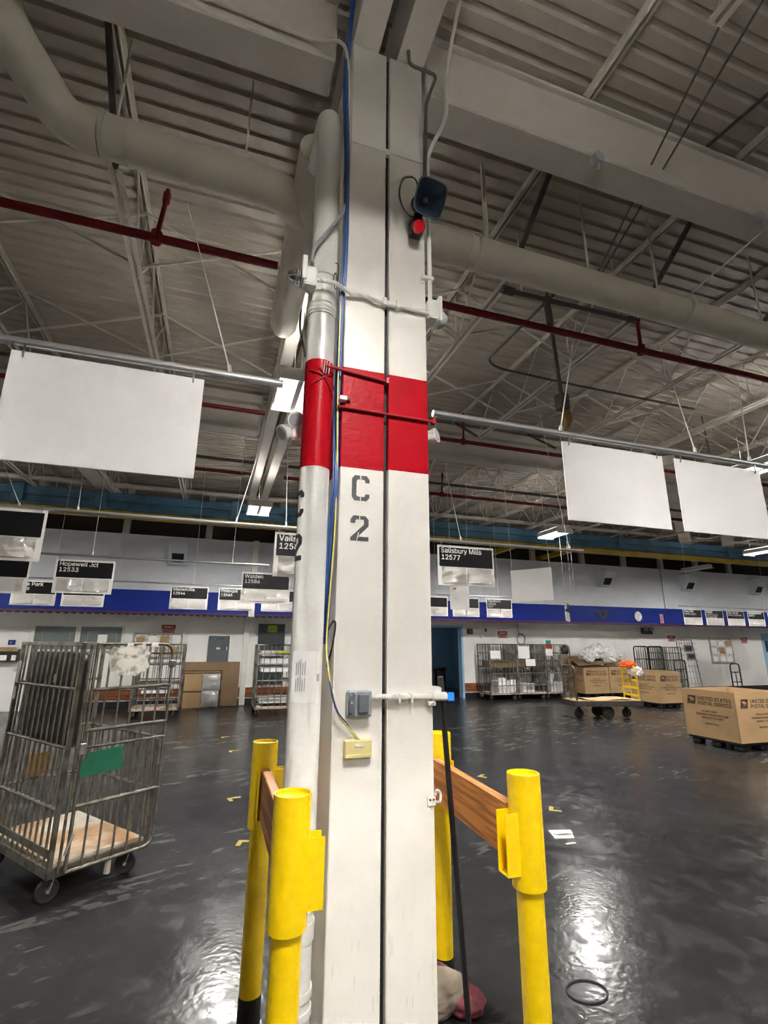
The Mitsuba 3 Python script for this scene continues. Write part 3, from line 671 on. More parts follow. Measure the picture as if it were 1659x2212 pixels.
# cable bundle between pipe and column
cb = thing('cable_bundle', 'bundle of blue and yellow data cables hanging between the drain pipe and the column', 'cable')
def cable(pts, r, mat, name='cable'): part(cb, name, tube(spline(pts, 8), r, 7), mat)
for i, (dx, dy) in enumerate(((0, 0), (.010, .008), (-.008, .010))):
    cable([at(762 + 4 * i, -20, Y=2.12) + (dx, dy, 0), at(748, 150, Y=2.14) + (dx, dy, 0), (.470 + dx, 2.15 + dy, 4.3), (.478 + dx, 2.16 + dy, 3.70), (.473 + dx, 2.19 + dy, 3.45), (.476 + dx, 2.22 + dy, 3.1), (.478 + dx, 2.24 + dy, 2.75), (.474 + dx, 2.2 + dy, 2.45), (.468 + dx, 2.22 + dy, 2.2), (.470 + dx, 2.25 + dy, 1.95), (.474 + dx * .5, 2.29 + dy, 1.70)], .0068, 'blue_cable')
cable([(.466, 2.16, 4.4), (.455, 2.17, 4.1), (.470, 2.18, 3.75), (.468, 2.19, 3.45), (.470, 2.2, 3.0), (.482, 2.21, 2.5), (.478, 2.20, 2.2), (.470, 2.21, 1.95), (.463, 2.22, 1.72), (.462, 2.18, 1.62), (.478, 2.16, 1.52), (.510, 2.165, 1.42), (.560, 2.170, 1.36), (.604, 2.178, 1.31)], .0038, 'yellow_cable')
cable([(.464, 2.22, 1.66), (.480, 2.165, 1.505), (.515, 2.168, 1.41), (.566, 2.174, 1.355), (.608, 2.182, 1.31)], .0036, 'dark_steel')
cable([(.466, 2.22, 1.68), (.474, 2.158, 1.53), (.506, 2.162, 1.43), (.556, 2.170, 1.37), (.600, 2.182, 1.31)], .0036, 'blue_cable')
cable([(.465, 2.24, 1.74), (.478, 2.19, 1.79), (.489, 2.17, 1.785), (.493, 2.23, 1.70), (.486, 2.3, 1.6)], .004, 'black')
cable([(.452, 2.19, 3.52), (.435, 2.185, 3.60), (.425, 2.185, 3.56), (.44, 2.185, 3.50), (.45, 2.18, 3.64), (.43, 2.18, 3.66)], .0022, 'black', 'cable_tie_tail')

# ------------------------------------------------------------------ yellow bollards and planks
sleeve_z, top_z = .80, 1.20
BOL = [('nl', .300, 1.915, [(1, 0)], 'yellow steel bollard at the front left of the column'), ('nr', 1.232, 1.93, [(-1, 0)], 'yellow steel bollard at the front right of the column'),
       ('fl', .297, 2.90, [(0, -1), (1, 0)], 'yellow steel bollard behind the drain pipe at the far left'), ('fr', 1.30, 2.90, [(0, -1)], 'yellow steel bollard half hidden behind the right edge of the column')]
pipe_m = mk(cat_([cyl((0, 0, 0.10), (0, 0, .83), .051, 32)]), 'yellow'); foot_m = mk(cyl((0, 0, 0), (0, 0, .10), .053, 32), 'black')
slv = lathe([(.056, sleeve_z), (.0645, sleeve_z), (.0655, sleeve_z + .004), (.0655, top_z - .004), (.0645, top_z), (.060, top_z), (.060, top_z - .012), (0.0005, top_z - .012)], 36)
slv_m = mk(slv, 'yellow')
def channel():
    """U pocket open at its top, projecting along +x from the sleeve."""
    z0, z1 = .858, 1.066; x0, x1 = .055, .112; w, tk = .030, .005
    return cat_([bx(x0, x1, -w - tk, -w, z0, z1), bx(x0, x1, w, w + tk, z0, z1), bx(x0, x0 + tk, -w, w, z0, z1), bx(x0, x1, -w - tk, w + tk, z0 - tk, z0)])
ch_m = mk(channel(), 'yellow', False)
for nm, x, y, dirs, lb in BOL:
    t = thing('bollard', lb, 'bollard')
    to = T().translate([x, y, 0])
    part(t, 'pipe', pipe_m, to=to); part(t, 'foot', foot_m, label='black base', to=to); part(t, 'sleeve', slv_m, to=to)
    for dx, dy in dirs: part(t, 'plank_pocket', ch_m, to=to @ T().rotate([0, 0, 1], math.degrees(math.atan2(dy, dx))))
t = thing('bollard_plank', 'brown wooden plank slotted between the two left bollards', 'plank'); part(t, 'board', bx(.278, .320, 1.985, 2.83, .866, 1.085, .004), 'wood')
t = thing('bollard_plank', 'brown wooden plank slotted between the two right bollards', 'plank'); part(t, 'board', moved(bx(-.021, .021, 0, .86, .872, 1.078, .004), basis((1.205, 1.99, 0), (math.cos(.045), -math.sin(.045), 0), (math.sin(.045), math.cos(.045), 0))), 'wood')
# broom and rag at the foot of the column
t = thing('broom', 'black broom handle leaning on the right side of the column', 'broom')
b0, b1 = np.array(at(951, 1462, Y=2.2)), np.array(at(1015, 2240, Z=.05))
part(t, 'handle', cyl(b1, b0, .0125, 14), 'black'); part(t, 'grip', tube([b0 + (b1 - b0) * .0, b0 + (b1 - b0) * .09], .0145, 14), 'rubber')
part(t, 'head', beam(b1 + (-.13, .02, 0), b1 + (.15, -.02, 0), .05, .04), 'black'); part(t, 'bristles', beam(b1 + (-.13, .02, -.035), b1 + (.15, -.02, -.035), .045, .03), 'dark_shelf')
rg = lump(5, .19, .13, .075, .22, 1.3, 4); solo_k = thing('rag_bag', 'crumpled red and tan cloth bag on the floor at the foot of the column', 'bag')
part(solo_k, 'cloth', shift(rg, 1.14, 2.72, 0), 'rag'); part(solo_k, 'red_trim', cat_([tube(spline([(1.0, 2.80, .05), (1.08, 2.83, .11), (1.18, 2.82, .12), (1.27, 2.76, .09), (1.31, 2.68, .03)], 8), .022, 8), shift(lump(9, .10, .11, .045, .25, 1.5, 3), 1.30, 2.66, 0)]), 'rag_red', 'dark red trim')

# ------------------------------------------------------------------ hanging signs
SW, SH = .81, .515
def rail(name_label, x0, x1, y, z, wires, r=.021, grp=None):
    t = thing('sign_rail', name_label, 'rail', grp)
    part(t, 'tube', cyl((x0, y, z), (x1, y, z), r, 14), 'alu')
    for (px, qx, qy, qz) in wires:
        part(t, 'hanger_wire', cyl((px, y, z + r * .5), (qx, qy, qz), .0045, 6), 'wire'); part(t, 'wire_clip', cyl((px, y, z + r * .5), (px + (qx - px) * .02, y + (qy - y) * .02, z + .075), .011, 8), 'white')
    return t
def hooks(t, x0, x1, y, ztop, zr):
    for x in (x0 + .05, x1 - .05):
        part(t, 'hook', tube(fillet([(x, y + .004, ztop - .03), (x, y - .012, ztop - .015), (x, y - .012, zr + .02), (x, y + .012, zr + .03), (x, y + .008, zr - .004)], .012, 4), .0045, 6), 'chrome')
def blank(lb, x0, y, zt, rz=0.0, zr=2.995):
    t = thing('sign_board', lb, 'sign')
    part(t, 'board', bx(x0, x0 + SW, y - .004, y + .004, zt - SH, zt, .001), 'board')
    hooks(t, x0, x0 + SW, y, zt, zr)
def zip_sign(lb, x0, y, zt, lines, pockets=2, zr=2.995, sc=1.0, shade='sign_black', hk=True, rz=0.0):
    t = thing('zip_code_sign', lb, 'sign')
    A = basis((x0, y, zt), (math.cos(rz), math.sin(rz), 0), (0, 0, 1)); g = lambda m: moved(m, A)      # local: x right, y up, z toward the viewer
    part(t, 'board', g(bx(0, SW, -SH, 0, -.006, 0, .001)), 'sign_white')
    part(t, 'header', g(bx(.025, SW - .025, -.275, -.03, 0, .003)), shade)
    yy = -.036
    for s, h in lines:
        if s: part(t, 'lettering', moved(text(s, h, .002), A @ basis((.045, yy - h, .003), (1, 0, 0), (0, 1, 0))), 'sign_white', smooth=False)
        yy -= h * 1.42
    w = (SW - .07) / pockets
    rnd = random.Random(int(abs(x0) * 100 + y * 10))
    for i in range(pockets):
        s = rnd.random() * 9
        m = sheet(w - .03, .19, 8, 6, lambda X, Y: .008 * np.sin(X * 17 + s) + .006 * np.sin(Y * 31 + s * 2) + .012, .003)
        part(t, 'pocket', g(shift(m, .035 + w * (i + .5), -.385, .003)), 'pocket', 'clear plastic pocket')
    if hk: hooks(t, x0, x0 + SW * math.cos(rz), y, zt, zr)
    return t
# first row, nearest
Y1 = 2.365
def up(px, py, Y, Z=5.86):
    p = at(px, py, Z=Z); return p
w1 = up(405, 440, Y1); w2 = up(1245, 690, Y1); w3 = up(1425, 745, Y1); w4 = up(1590, 800, Y1)
rail('aluminium rail left of the column carrying one large blank board, nearest row', -3.2, .215, Y1, 3.0, [(-.045, *w1), (-2.4, -2.6, 3.0, 5.86)])
blank('large blank white board hung left of the column nearest the camera', -.975, Y1, 2.955)
blank('blank white board hanging outside the left edge of the photo', -1.85, Y1, 2.955)
rail('long aluminium rail right of the column carrying two blank boards', 1.085, 6.5, 2.42, 3.0, [(1.965, *w2), (3.10, *w3), (3.62, *w4)])
blank('blank white board right of the column, left one of the two nearest', 1.968, 2.42, 2.950)
blank('blank white board at the right edge of the photo', 2.885, 2.42, 2.950)
blank('blank white board beyond the right edge of the photo', 3.80, 2.42, 2.950)
# second row
Y2 = 5.68
rail('aluminium rail left of the column, second from the camera', -4.4, .80, Y2, 3.0, [(-1.98, *up(2, 985, Y2, 5.8)), (-1.47, *up(181, 1015, Y2, 5.2)), (.10, *up(585, 895, Y2, 5.2)), (.66, *up(622, 950, Y2, 5.4))])
zip_sign('large black and white sign with one wide pocket at the left edge', -2.515, 5.60, 2.967, [], 1)
zip_sign('black and white sign reading Vails Gate 12584, half hidden by the drain pipe', .540, Y2, 2.945, [('Vails Gate', .066), ('12584', .066)], 1)
rail('aluminium rail right of the column carrying the Salisbury Mills sign', 2.2, 4.85, 5.72, 3.0, [(2.93, *up(962, 1010, Y2, 5.2)), (4.62, 4.75, 6.4, 5.86)])
zip_sign('black and white sign reading Salisbury Mills 12577 right of the column', 2.590, 5.72, 2.940, [('Salisbury Mills', .062), ('12577', .062)])
# third row
Y3 = 8.70
rail('aluminium rail in front of the grey gallery, third from the camera', -4.4, .76, Y3, 3.0, [(-1.95, -2.0, 8.9, 5.9), (.15, .2, 8.9, 5.9)], .018)
zip_sign('sign with only 12563 readable, below the large cut sign at the left edge', -3.555, Y3, 2.90, [('', .060), ('          12563', .042)])
zip_sign('black and white sign reading Hopewell Jct 12533', -2.420, Y3, 2.930, [('Hopewell Jct', .062), ('12533', .062)])
zip_sign('greyish sign reading Walden 12586 under the Vails Gate sign', .32, 8.62, 2.86, [('Walden', .062), ('12586', .058)])
t = thing('blank_sheet', 'blank white sheet with two red marks hanging under the Salisbury Mills sign', 'sheet')
part(t, 'sheet', moved(sheet(.385, .44, 10, 10, lambda X, Y: .012 * np.sin(X * 9 + Y * 4) + .006 * np.sin(Y * 17), .003), FRONT((4.285, 8.5, 2.55))), 'board')
part(t, 'string', cat_([cyl((4.13, 8.5, 2.75), (4.05, 8.45, 5.21), .003, 5), cyl((4.44, 8.5, 2.75), (4.50, 8.45, 5.21), .003, 5)]), 'wire')
for x in (4.14, 4.18): part(t, 'red_mark', beam((x, 8.475, 2.70), (x + .02, 8.475, 2.735), .012, .012), 'sign_red')
t = thing('sign_board', 'blank white board hanging turned askew right of the Salisbury Mills sign', 'sign')
A = basis((5.44, 8.5, 3.128), (math.cos(-.62), math.sin(-.62), 0), (0, 0, 1))
bL, bR = np.array([5.45, 8.55, 3.13]), at(1184, 1222, Y=7.93)
uu = np.array([bR[0] - bL[0], bR[1] - bL[1], 0]); uu /= np.linalg.norm(uu)
bz = 3.13
part(t, 'board', moved(bx(0, .81, -.62, 0, -.004, .004, .001), basis(bL, uu, (0, 0, 1))), 'board')
for s in (.03, .78): part(t, 'string', cyl(bL + uu * s, bL + uu * s + np.array([0.03, .2, 2.7]), .004, 5), 'wire')
# fourth row
Y4 = 12.2
rail('thin aluminium rail along the blue band left of the column, fourth from the camera', -5.2, 1.75, Y4, 3.0, [(-3.4, -3.4, 12.3, 5.9), (-.6, -.6, 12.3, 5.9)], .016)
for px, ln, lb in ((27, [('Hyde Park', .075), ('12538', .06)], 'black and white sign ending in Park, partly behind the 12563 sign'), (137, [], 'black and white sign without visible lettering behind the Hopewell Jct sign'),
                   (370, [('Mellenville', .066), ('12544', .060)], 'black and white sign reading Mellenville 12544 against the blue band'), (474, [('Philmont', .066), ('12565', .060)], 'black and white sign reading Philmont 12565 against the blue band'),
                   (567, [], 'black and white sign below the Walden sign, its header hidden')):
    x = at(px, 1265, Y=Y4)[0]; zip_sign(lb, x, Y4, 2.945, ln)
rail('thin aluminium rail along the blue band right of the column', 4.9, 7.86, 12.3, 3.0, [(5.5, 5.5, 12.4, 5.9), (7.4, 7.4, 12.4, 5.9)], .016)
for x, ln, lb in ((5.03, [], 'black and white sign cut by the right edge of the column'), (5.98, [('           r', .066)], 'black and white sign partly behind the hanging blank sheet'), (7.01, [('Claverack', .060), ('12513', .056), ('12534', .035)], 'black and white sign reading Claverack 12513 against the blue band')):
    zip_sign(lb, x, 12.3, 2.945, ln)
zip_sign('small turned black and white sign hanging alone on long strings before the blue band', at(1219, 1297, Y=10.9)[0], 10.9, at(1219, 1297, Y=10.9)[2], [('Hudson', .075), ('12534', .06)], hk=False, rz=.78)
k = [q for q in labels if q.startswith('zip_code_sign')][-1]
for px in (1221, 1236, 1243): part(k, 'string', cyl(at(px, 1298, Y=10.9), at(px - 12, 1180, Y=10.7) + (0, 0, 2.0), .003, 5), 'print_grey')
Y5 = 12.9
rail('thin aluminium rail at the far right carrying a row of signs', 14.6, 21.5, Y5, 3.0, [(15.0, 15.0, 12.7, 5.86), (18.6, 18.6, 12.7, 5.86)], .016)
for i, (ln, lb) in enumerate((([('Ellenville', .07), ('12428 12435', .055)], 'black and white sign, first of the row at the far right'), ([('Detail', .075), ('12771 12776', .055), ('12780 12785', .05)], 'black and white sign, second of the row at the far right'),
                          ([('Port Jervis', .07), ('12771 12729 12780', .045)], 'black and white sign, third of the row at the far right'), ([('Washingtonville', .06), ('10992', .06)], 'black and white sign, fourth of the row at the far right'),
                          ([('Tuxedo', .07), ('10987', .06)], 'black and white sign cut by the right edge of the photo'))):
    zip_sign(lb, 14.75 + i * .985, Y5, 2.91, ln)

# ------------------------------------------------------------------ wire cages on wheels
def lattice(o, ux, w, h, bars, rails, r=.0075, rr=.011, frame=True):
    """Bars and rails of one upright panel from o along ux, w wide and h high: lists of meshes."""
    o, ux = np.asarray(o, float), np.asarray(ux, float); z = np.array([0, 0, 1.0]); B, Rl = [], []
    for i in range(bars):
        p = o + ux * w * (i + .5) / bars if not frame else o + ux * w * (i + 1) / (bars + 1)
        B.append(cyl(p, p + z * h, r, 6))
    for zz in rails: Rl.append(cyl(o + z * zz, o + ux * w + z * zz, rr, 8))
    return B, Rl
def caster_kit():
    wheel = moved(lathe([(.012, -.019), (.03, -.019), (.032, -.014), (.058, -.014), (.062, -.018), (.070, -.016), (.074, 0), (.070, .016), (.062, .018), (.058, .014), (.032, .014), (.03, .019), (.012, .019)], 24), basis((0, .03, .074), (0, 1, 0), (0, 0, 1)))
    fork = cat_([beam((-.026, .0, .168), (-.026, .030, .066), .006, .040), beam((.026, .0, .168), (.026, .030, .066), .006, .040), cyl((-.036, .03, .074), (.036, .03, .074), .012, 10), bx(-.035, .035, -.035, .035, .165, .18)])
    return mk(wheel, 'rubber'), mk(fork, 'galv', False)
WHEEL, FORK = caster_kit()
def place(o, ang): return T().translate([float(o[0]), float(o[1]), float(o[2]) if len(o) > 2 else 0.0]).rotate([0, 0, 1], math.degrees(ang))
def casters(t, to, W, L, spin=(20, 75, 130, -40)):
    for (x, y), s in zip(((.07, .07), (W - .07, .07), (.07, L - .07), (W - .07, L - .07)), spin):
        q = to @ T().translate([x, y, 0]).rotate([0, 0, 1], s)
        c = part(t, 'caster', FORK, to=q); part(c, 'wheel', WHEEL, to=q)

# the near cage, standing askew
W, L, H = .68, 1.08, 1.70
t = thing('wire_cage', 'tall steel wire cage on casters nearest the camera at the left, dark folded shelf inside', 'wire cage')
to = place((-.93, 4.33), math.radians(36.7)); P = lambda n, m, mat, **k: part(t, n, m, mat, to=to, **k)
deck_k = P('deck', bx(.02, W - .02, .02, L - .02, .185, .245, .004), 'cage_deck', label='worn stained deck')
P('deck_rim', cat_([bx(-.012, W + .012, -.012, .02, .165, .225), bx(-.012, W + .012, L - .02, L + .012, .165, .225), bx(-.012, .02, 0, L, .165, .225), bx(W - .02, W + .012, 0, L, .165, .225)]), 'cage')
for x, y in ((0, 0), (W, 0), (0, L), (W, L)): P('corner_post', bx(x - .015, x + .015, y - .015, y + .015, .17, H if (x, y) != (W, 0) else .95, .003), 'cage')
P('top_rail', bx(-.016, .016, -.015, L + .015, H - .03, H, .003), 'cage'); P('top_rail', bx(W - .016, W + .016, .5, L, H - .03, H, .003), 'cage'); P('top_rail', bx(0, W, L - .016, L + .016, H - .03, H, .003), 'cage')
B, Rl = lattice((0, 0, .2), (0, 1, 0), L, H - .22, 11, (.378, .77, 1.167), .0085, .013)
for b in B: P('bar', b, 'cage')
for b in Rl: P('side_rail', b, 'cage')
P('kick_plate', bx(-.012, -.004, 0, L, .285, .335), 'cage')
B, Rl = lattice((W, 0.02, .2), (0, 1, 0), L - .02, .75, 9, (.38, .76), .0085, .012)
for b in B: P('bar', b, 'cage')
for b in Rl: P('side_rail', b, 'cage')
B, Rl = lattice((0, L, .2), (1, 0, 0), W, H - .22, 7, (.378, .77, 1.167), .008, .011)
for b in B: P('bar', b, 'cage')
for b in Rl: P('side_rail', b, 'cage')
# front gate: a round-cornered tube frame with bars
fr = fillet([(.085, -.04, .19), (W + .03, -.04, .19), (W + .03, -.04, H - .012), (.085, -.04, H - .012)], .10, 8)
gt = P('gate', tube(np.vstack([fr, fr[:1]]), .0125, 10), 'cage')
gp = lambda n, m, mat, **k: part(gt, n, m, mat, to=to, **k)
for i in range(5):
    x = .085 + (W - .055) * (i + 1) / 6; gp('bar', cyl((x, -.04, .20), (x, -.04, H - .02), .0075, 6), 'cage')
for z, r in ((1.36, .013), (1.08, .013), (.966, .010), (.59, .014)): gp('rail', cyl((.085, -.045, z), (W + .03, -.045, z), r, 8), 'cage')
gp('frame_stile', cyl((.085, -.04, .19), (.085, -.04, H - .02), .0125, 8), 'cage'); gp('frame_stile', cyl((.045, -.03, .19), (.045, -.03, H - .02), .010, 8), 'cage')
gp('latch', bx(W + .0, W + .05, -.065, -.03, 1.50, 1.56, .008), 'cage'); gp('latch', cat_([cyl((.06, -.05, .30), (.10, -.05, .42), .009, 8), bx(.055, .10, -.06, -.03, .92, 1.0, .006)]), 'galv')
pl = prism([(.08, .775), (.075, .86), (.13, .935), (.37, .945), (.385, .80), (.36, .79)], .006)
P('placard', moved(pl, FRONT((0, -.058, 0))), 'green', label='dark green placard', smooth=False)
rn = random.Random(4); poly = []
for i in range(40):
    a = i / 40 * 2 * math.pi; r = .5 + rn.uniform(-.07, .06); poly.append((.335 + .34 * r * math.cos(a) * (1.05 if math.sin(a) > 0 else .9), 1.565 + .23 * r * (abs(math.sin(a)) ** .6) * np.sign(math.sin(a))))
P('torn_label', moved(prism(Polygon(poly).buffer(0), .004), FRONT((0, -.055, 0))), 'torn', label='torn remains of a paper label', smooth=False)
for x, z, w in ((.30, 1.672, .05), (.42, 1.68, .03), (.50, 1.675, .06)): P('paper_scrap', bx(x, x + w, -.056, -.05, z - .01, z + .022), 'paper')
sh = Polygon(sbox(.10, .955, L - .05, 1.615).buffer(-.06).buffer(.06))
P('folded_shelf', moved(prism(sh, .03), basis((.065, 0, 0), (0, 1, 0), (0, 0, 1))), 'dark_shelf', label='dark shelf folded up against the side', smooth=False)
P('shelf_edge', moved(tube(np.array([(y, z, 0) for y, z in list(sh.exterior.coords)[:-1]]), .009, 6, closed=True), basis((.10, 0, 0), (0, 1, 0), (0, 0, 1))), 'cage')
P('paper_slip', bx(-.022, -.018, L - .06, L - .02, 1.37, 1.545), 'paper', label='white label strip'); P('paper_slip', bx(-.022, -.018, L - .06, L - .02, 1.24, 1.34), 'paper')
P('sticker', bx(.05, .058, .50, .53, 1.385, 1.45), 'bag')
P('yellow_sheet', bx(.18, .36, L - .022, L - .016, .60, .78), 'amber', label='yellowed paper on the back')
P('peg', cyl((.40, .0, .17), (.40, .0, .08), .022, 10), 'cage_deck')
casters(t, to, W, L, (80, 52, 30, 95))

def far_cage(lb, o, ang, W, L, H, shelf=None, mat='cage_far', front=True, grp=None, sides=True):
    t = thing('wire_cage', lb, 'wire cage', grp); to = place(o, ang); P = lambda n, m, mt=mat, **k: part(t, n, m, mt, to=to, **k)
    P('deck', bx(0, W, 0, L, .17, .225, .004), 'cage_deck')
    for x, y in ((0, 0), (W, 0), (0, L), (W, L)): P('corner_post', bx(x - .018, x + .018, y - .018, y + .018, .16, H, .003))
    P('top_rail', cat_([cyl((0, y, H), (W, y, H), .016, 6) for y in ((0, L) if front else (L,))] + [cyl((x, 0, H), (x, L, H), .016, 6) for x in (0, W)]))
    rails = (.25, .62, 1.0, 1.25)
    for nm, oo, u, w, n in (('back_panel', (0, L, .2), (1, 0, 0), W, 9), ('side_panel', (0, 0, .2), (0, 1, 0), L, 7), ('side_panel', (W, 0, .2), (0, 1, 0), L, 7)) + ((('front_gate', (0, 0, .2), (1, 0, 0), W, 6),) if front else ()):
        B, Rl = lattice(oo, u, w, H - .2, n, rails, .009, .012); P(nm, cat_(B + Rl))
    if shelf:
        for z in shelf: P('shelf', bx(.01, W - .01, .02, L - .01, z, z + .03))
    casters(t, to, W, L); return t, to
def tub(lb, x, y, z, w, d, h, rz=0.0, grp=None):
    t = thing('mail_tub', lb, 'tub', grp); to = place((x, y, z), rz)
    o = [bx(-w / 2, w / 2, -d / 2, d / 2, 0, .012)]
    for sx in (-1, 1): o.append(beam((sx * w * .46, 0, 0), (sx * w * .5, 0, h), .010, d) if False else bx(sx * w / 2 - .006, sx * w / 2 + .006, -d / 2, d / 2, 0, h))
    for sy in (-1, 1): o.append(bx(-w / 2, w / 2, sy * d / 2 - .006, sy * d / 2 + .006, 0, h))
    part(t, 'body', cat_(o), 'tub', to=to)
    rim = [bx(-w / 2 - .02, w / 2 + .02, sy * (d / 2 + .008) - .015, sy * (d / 2 + .008) + .015, h - .03, h, .004) for sy in (-1, 1)] + [bx(sx * (w / 2 + .008) - .015, sx * (w / 2 + .008) + .015, -d / 2, d / 2, h - .03, h, .004) for sx in (-1, 1)]
    part(t, 'rim', cat_(rim), 'tub', to=to); return t, to
def sheet_on(t, x0, x1, y, z0, z1, mat='paper', name='paper_sheet'): part(t, name, bx(x0, x1, y - .004, y, z0, z1), mat)

FY = 14.62
X0, X1, X2, X3 = (at(px, 1450, Y=FY)[0] for px in (1059, 1119, 1180, 1211))
c1, q = far_cage('grey wire cage, left of three right of the blue doorway, white tub inside', (X0, FY), 0, X1 - X0 - .03, .78, 1.72, (1.00,))
sheet_on(c1, X0 + .02, X0 + .38, FY - .02, 1.28, 1.52)
c2, q = far_cage('grey wire cage in the middle of three right of the doorway, small tub inside', (X1, FY), 0, X2 - X1 - .03, .78, 1.72, (1.00,))
sheet_on(c2, X1 + .04, X1 + .46, FY - .02, 1.28, 1.66); sheet_on(c2, X1 + .30, X1 + .66, FY - .02, 1.04, 1.26)
c3, q = far_cage('grey wire cage right of three beside the doorway, teal and red cards on top', (X2, FY), 0, .85, .78, 1.72, (1.00,), front=True)
sheet_on(c3, X2 + .01, X2 + .27, FY - .03, 1.36, 1.58)
part(c3, 'teal_card', bx(X2 + .04, X2 + .24, FY - .03, FY - .02, 1.70, 1.86), 'teal'); part(c3, 'red_card', bx(X2 + .04, X2 + .27, FY - .035, FY - .025, 1.60, 1.74), 'sign_red')
t_, q = tub('white mail tub on the bottom of the left far cage', X0 + .62, FY + .3, .225, .60, .42, .36); part(t_, 'notice', bx(X0 + .30, X0 + .62, FY + .07, FY + .08, .36, .68), 'paper'); part(t_, 'notice', bx(X0 + .72, X0 + .95, FY + .07, FY + .08, .26, .62), 'paper')
t_, q = tub('small white mail tub with a dark label in the middle far cage', X1 + .42, FY + .3, .225, .46, .36, .27); part(t_, 'label_plate', bx(X1 + .36, X1 + .60, FY + .10, FY + .112, .30, .42), 'print_grey')
t_, q = tub('white mail tub with a grey roll in the right far cage', X2 + .45, FY + .3, .225, .52, .40, .30); part(t_, 'roll', cyl((X2 + .35, FY + .3, .40), (X2 + .48, FY + .35, .86), .08, 12), 'bag')
solo('cardboard_box', 'brown cardboard trays on the shelf of the left far cage', 'box', bx(X0 + .05, X0 + 1.0, FY + .05, FY + .6, 1.03, 1.20), 'card_dark'); solo('cardboard_box', 'low brown carton on the shelf of the middle far cage', 'box', bx(X1 + .04, X1 + .55, FY + .05, FY + .6, 1.03, 1.24), 'card_dark')
t = thing('wire_cage', 'open wire gate with a round top beside the far cages, dark bag over it', 'wire cage')
gx = at(1213, 1430, Y=14.2)[0]; ga = fillet([(gx, 14.2, .2), (gx, 14.2, 1.70), (gx + .42, 14.3, 1.70), (gx + .42, 14.3, .2)], .16, 8)
part(t, 'frame', tube(ga, .018, 8), 'cage_far'); part(t, 'bars', cat_([cyl((gx + .42 * s, 14.2 + .1 * s, .2), (gx + .42 * s, 14.2 + .1 * s, 1.68), .008, 6) for s in (.2, .4, .6, .8)] + [cyl((gx, 14.2, z), (gx + .42, 14.3, z), .01, 6) for z in (.4, .9, 1.3)]), 'cage_far'); part(t, 'foot', bx(gx - .03, gx + .45, 14.15, 14.35, 0, .22, .02), 'cage_far')
solo('hanging_bag', 'dark bag slung over the top of the open wire gate', 'bag', shift(lump(3, .15, .10, .16, .4, 2.5, 3), gx + .16, 14.22, 1.42), 'black')

# left background cages
far_cage('grey wire cage seen through the near cage, beige deck', (at(283, 1500, Y=13.3)[0], 13.3), .0, 1.03, .95, 1.66, (.75,))
cg = labels and [k for k in labels if k.startswith('wire_cage')][-1]
xa = at(283, 1500, Y=13.3)[0]
part(cg, 'shelf_tray', bx(xa + .2, xa + .8, 13.35, 14.1, .55, .62), 'tub'); part(cg, 'red_sticker', bx(xa + .42, xa + .64, 13.28, 13.295, .19, .25), 'sign_pink')
t_, q = far_cage('grey wire cage left of the drain pipe in the background, trays inside', (at(552, 1500, Y=12.95)[0], 12.95), .0, 1.05, .95, 1.66, (.80,))
xb = at(552, 1500, Y=12.95)[0]
for i, z in enumerate((.3, 1.02, 1.22, 1.40)):
    k_ = solo('mail_tray', f'grey mail tray in the cage left of the drain pipe, {("lowest", "second", "third", "topmost")[i]} of four', 'tray', cat_([bx(xb + .1, xb + .95, 13.0, 13.7, z, z + .02), bx(xb + .1, xb + .95, 13.0, 13.012, z, z + .12), bx(xb + .1, xb + .95, 13.69, 13.7, z, z + .12), bx(xb + .1, xb + .112, 13.0, 13.7, z, z + .12), bx(xb + .938, xb + .95, 13.0, 13.7, z, z + .12)]), 'tub')
for i in range(3): part(t_, 'neon_label', bx(xb + .40 + i * .13, xb + .51 + i * .13, 12.92, 12.93, 1.46, 1.52), 'label_yellow')
# right background cages behind the boxes
for px, py_, lb in ((1372, 14.5, 'dark wire gate behind the cardboard boxes, left of two'), (1404, 14.5, 'dark wire gate behind the cardboard boxes, right of two')):
    t = thing('wire_gate', lb, 'wire gate'); gx = at(px, 1430, Y=py_)[0]
    part(t, 'frame', tube(fillet([(gx, py_, .0), (gx, py_, 1.68), (gx + .68, py_ + .06, 1.68), (gx + .68, py_ + .06, 0)], .08, 6), .020, 8), 'black'); part(t, 'bars', cat_([cyl((gx + .68 * s, py_ + .06 * s, .1), (gx + .68 * s, py_ + .06 * s, 1.66), .009, 6) for s in (.17, .34, .5, .67, .84)] + [cyl((gx, py_, z), (gx + .68, py_ + .06, z), .012, 6) for z in (.3, .9, 1.25)]), 'black')
far_cage('pale grey wire cage by the back wall behind the right cardboard box', (at(1430, 1430, Y=14.55)[0], 14.55), 0, .95, .7, 1.66)
t = thing('wire_rack', 'tall leaning wire rack with two framed notices right of the cages', 'rack'); gx = at(1472, 1430, Y=14.4)[0]
part(t, 'frame', cat_([cyl((gx, 14.4, 0), (gx, 14.5, 1.92), .016, 6), cyl((gx + .75, 14.3, 0), (gx + .62, 14.4, 1.92), .016, 6), cyl((gx, 14.5, 1.92), (gx + .62, 14.4, 1.92), .016, 6)]), 'cage_far')
part(t, 'wires', cat_([cyl((gx + .7 * s, 14.4 - .1 * s, .05), (gx + .62 * s, 14.5 - .1 * s, 1.9), .006, 5) for s in np.linspace(.15, .85, 5)] + [cyl((gx, 14.41, z), (gx + .72, 14.31, z), .006, 5) for z in np.linspace(.2, 1.8, 9)]), 'cage_far')
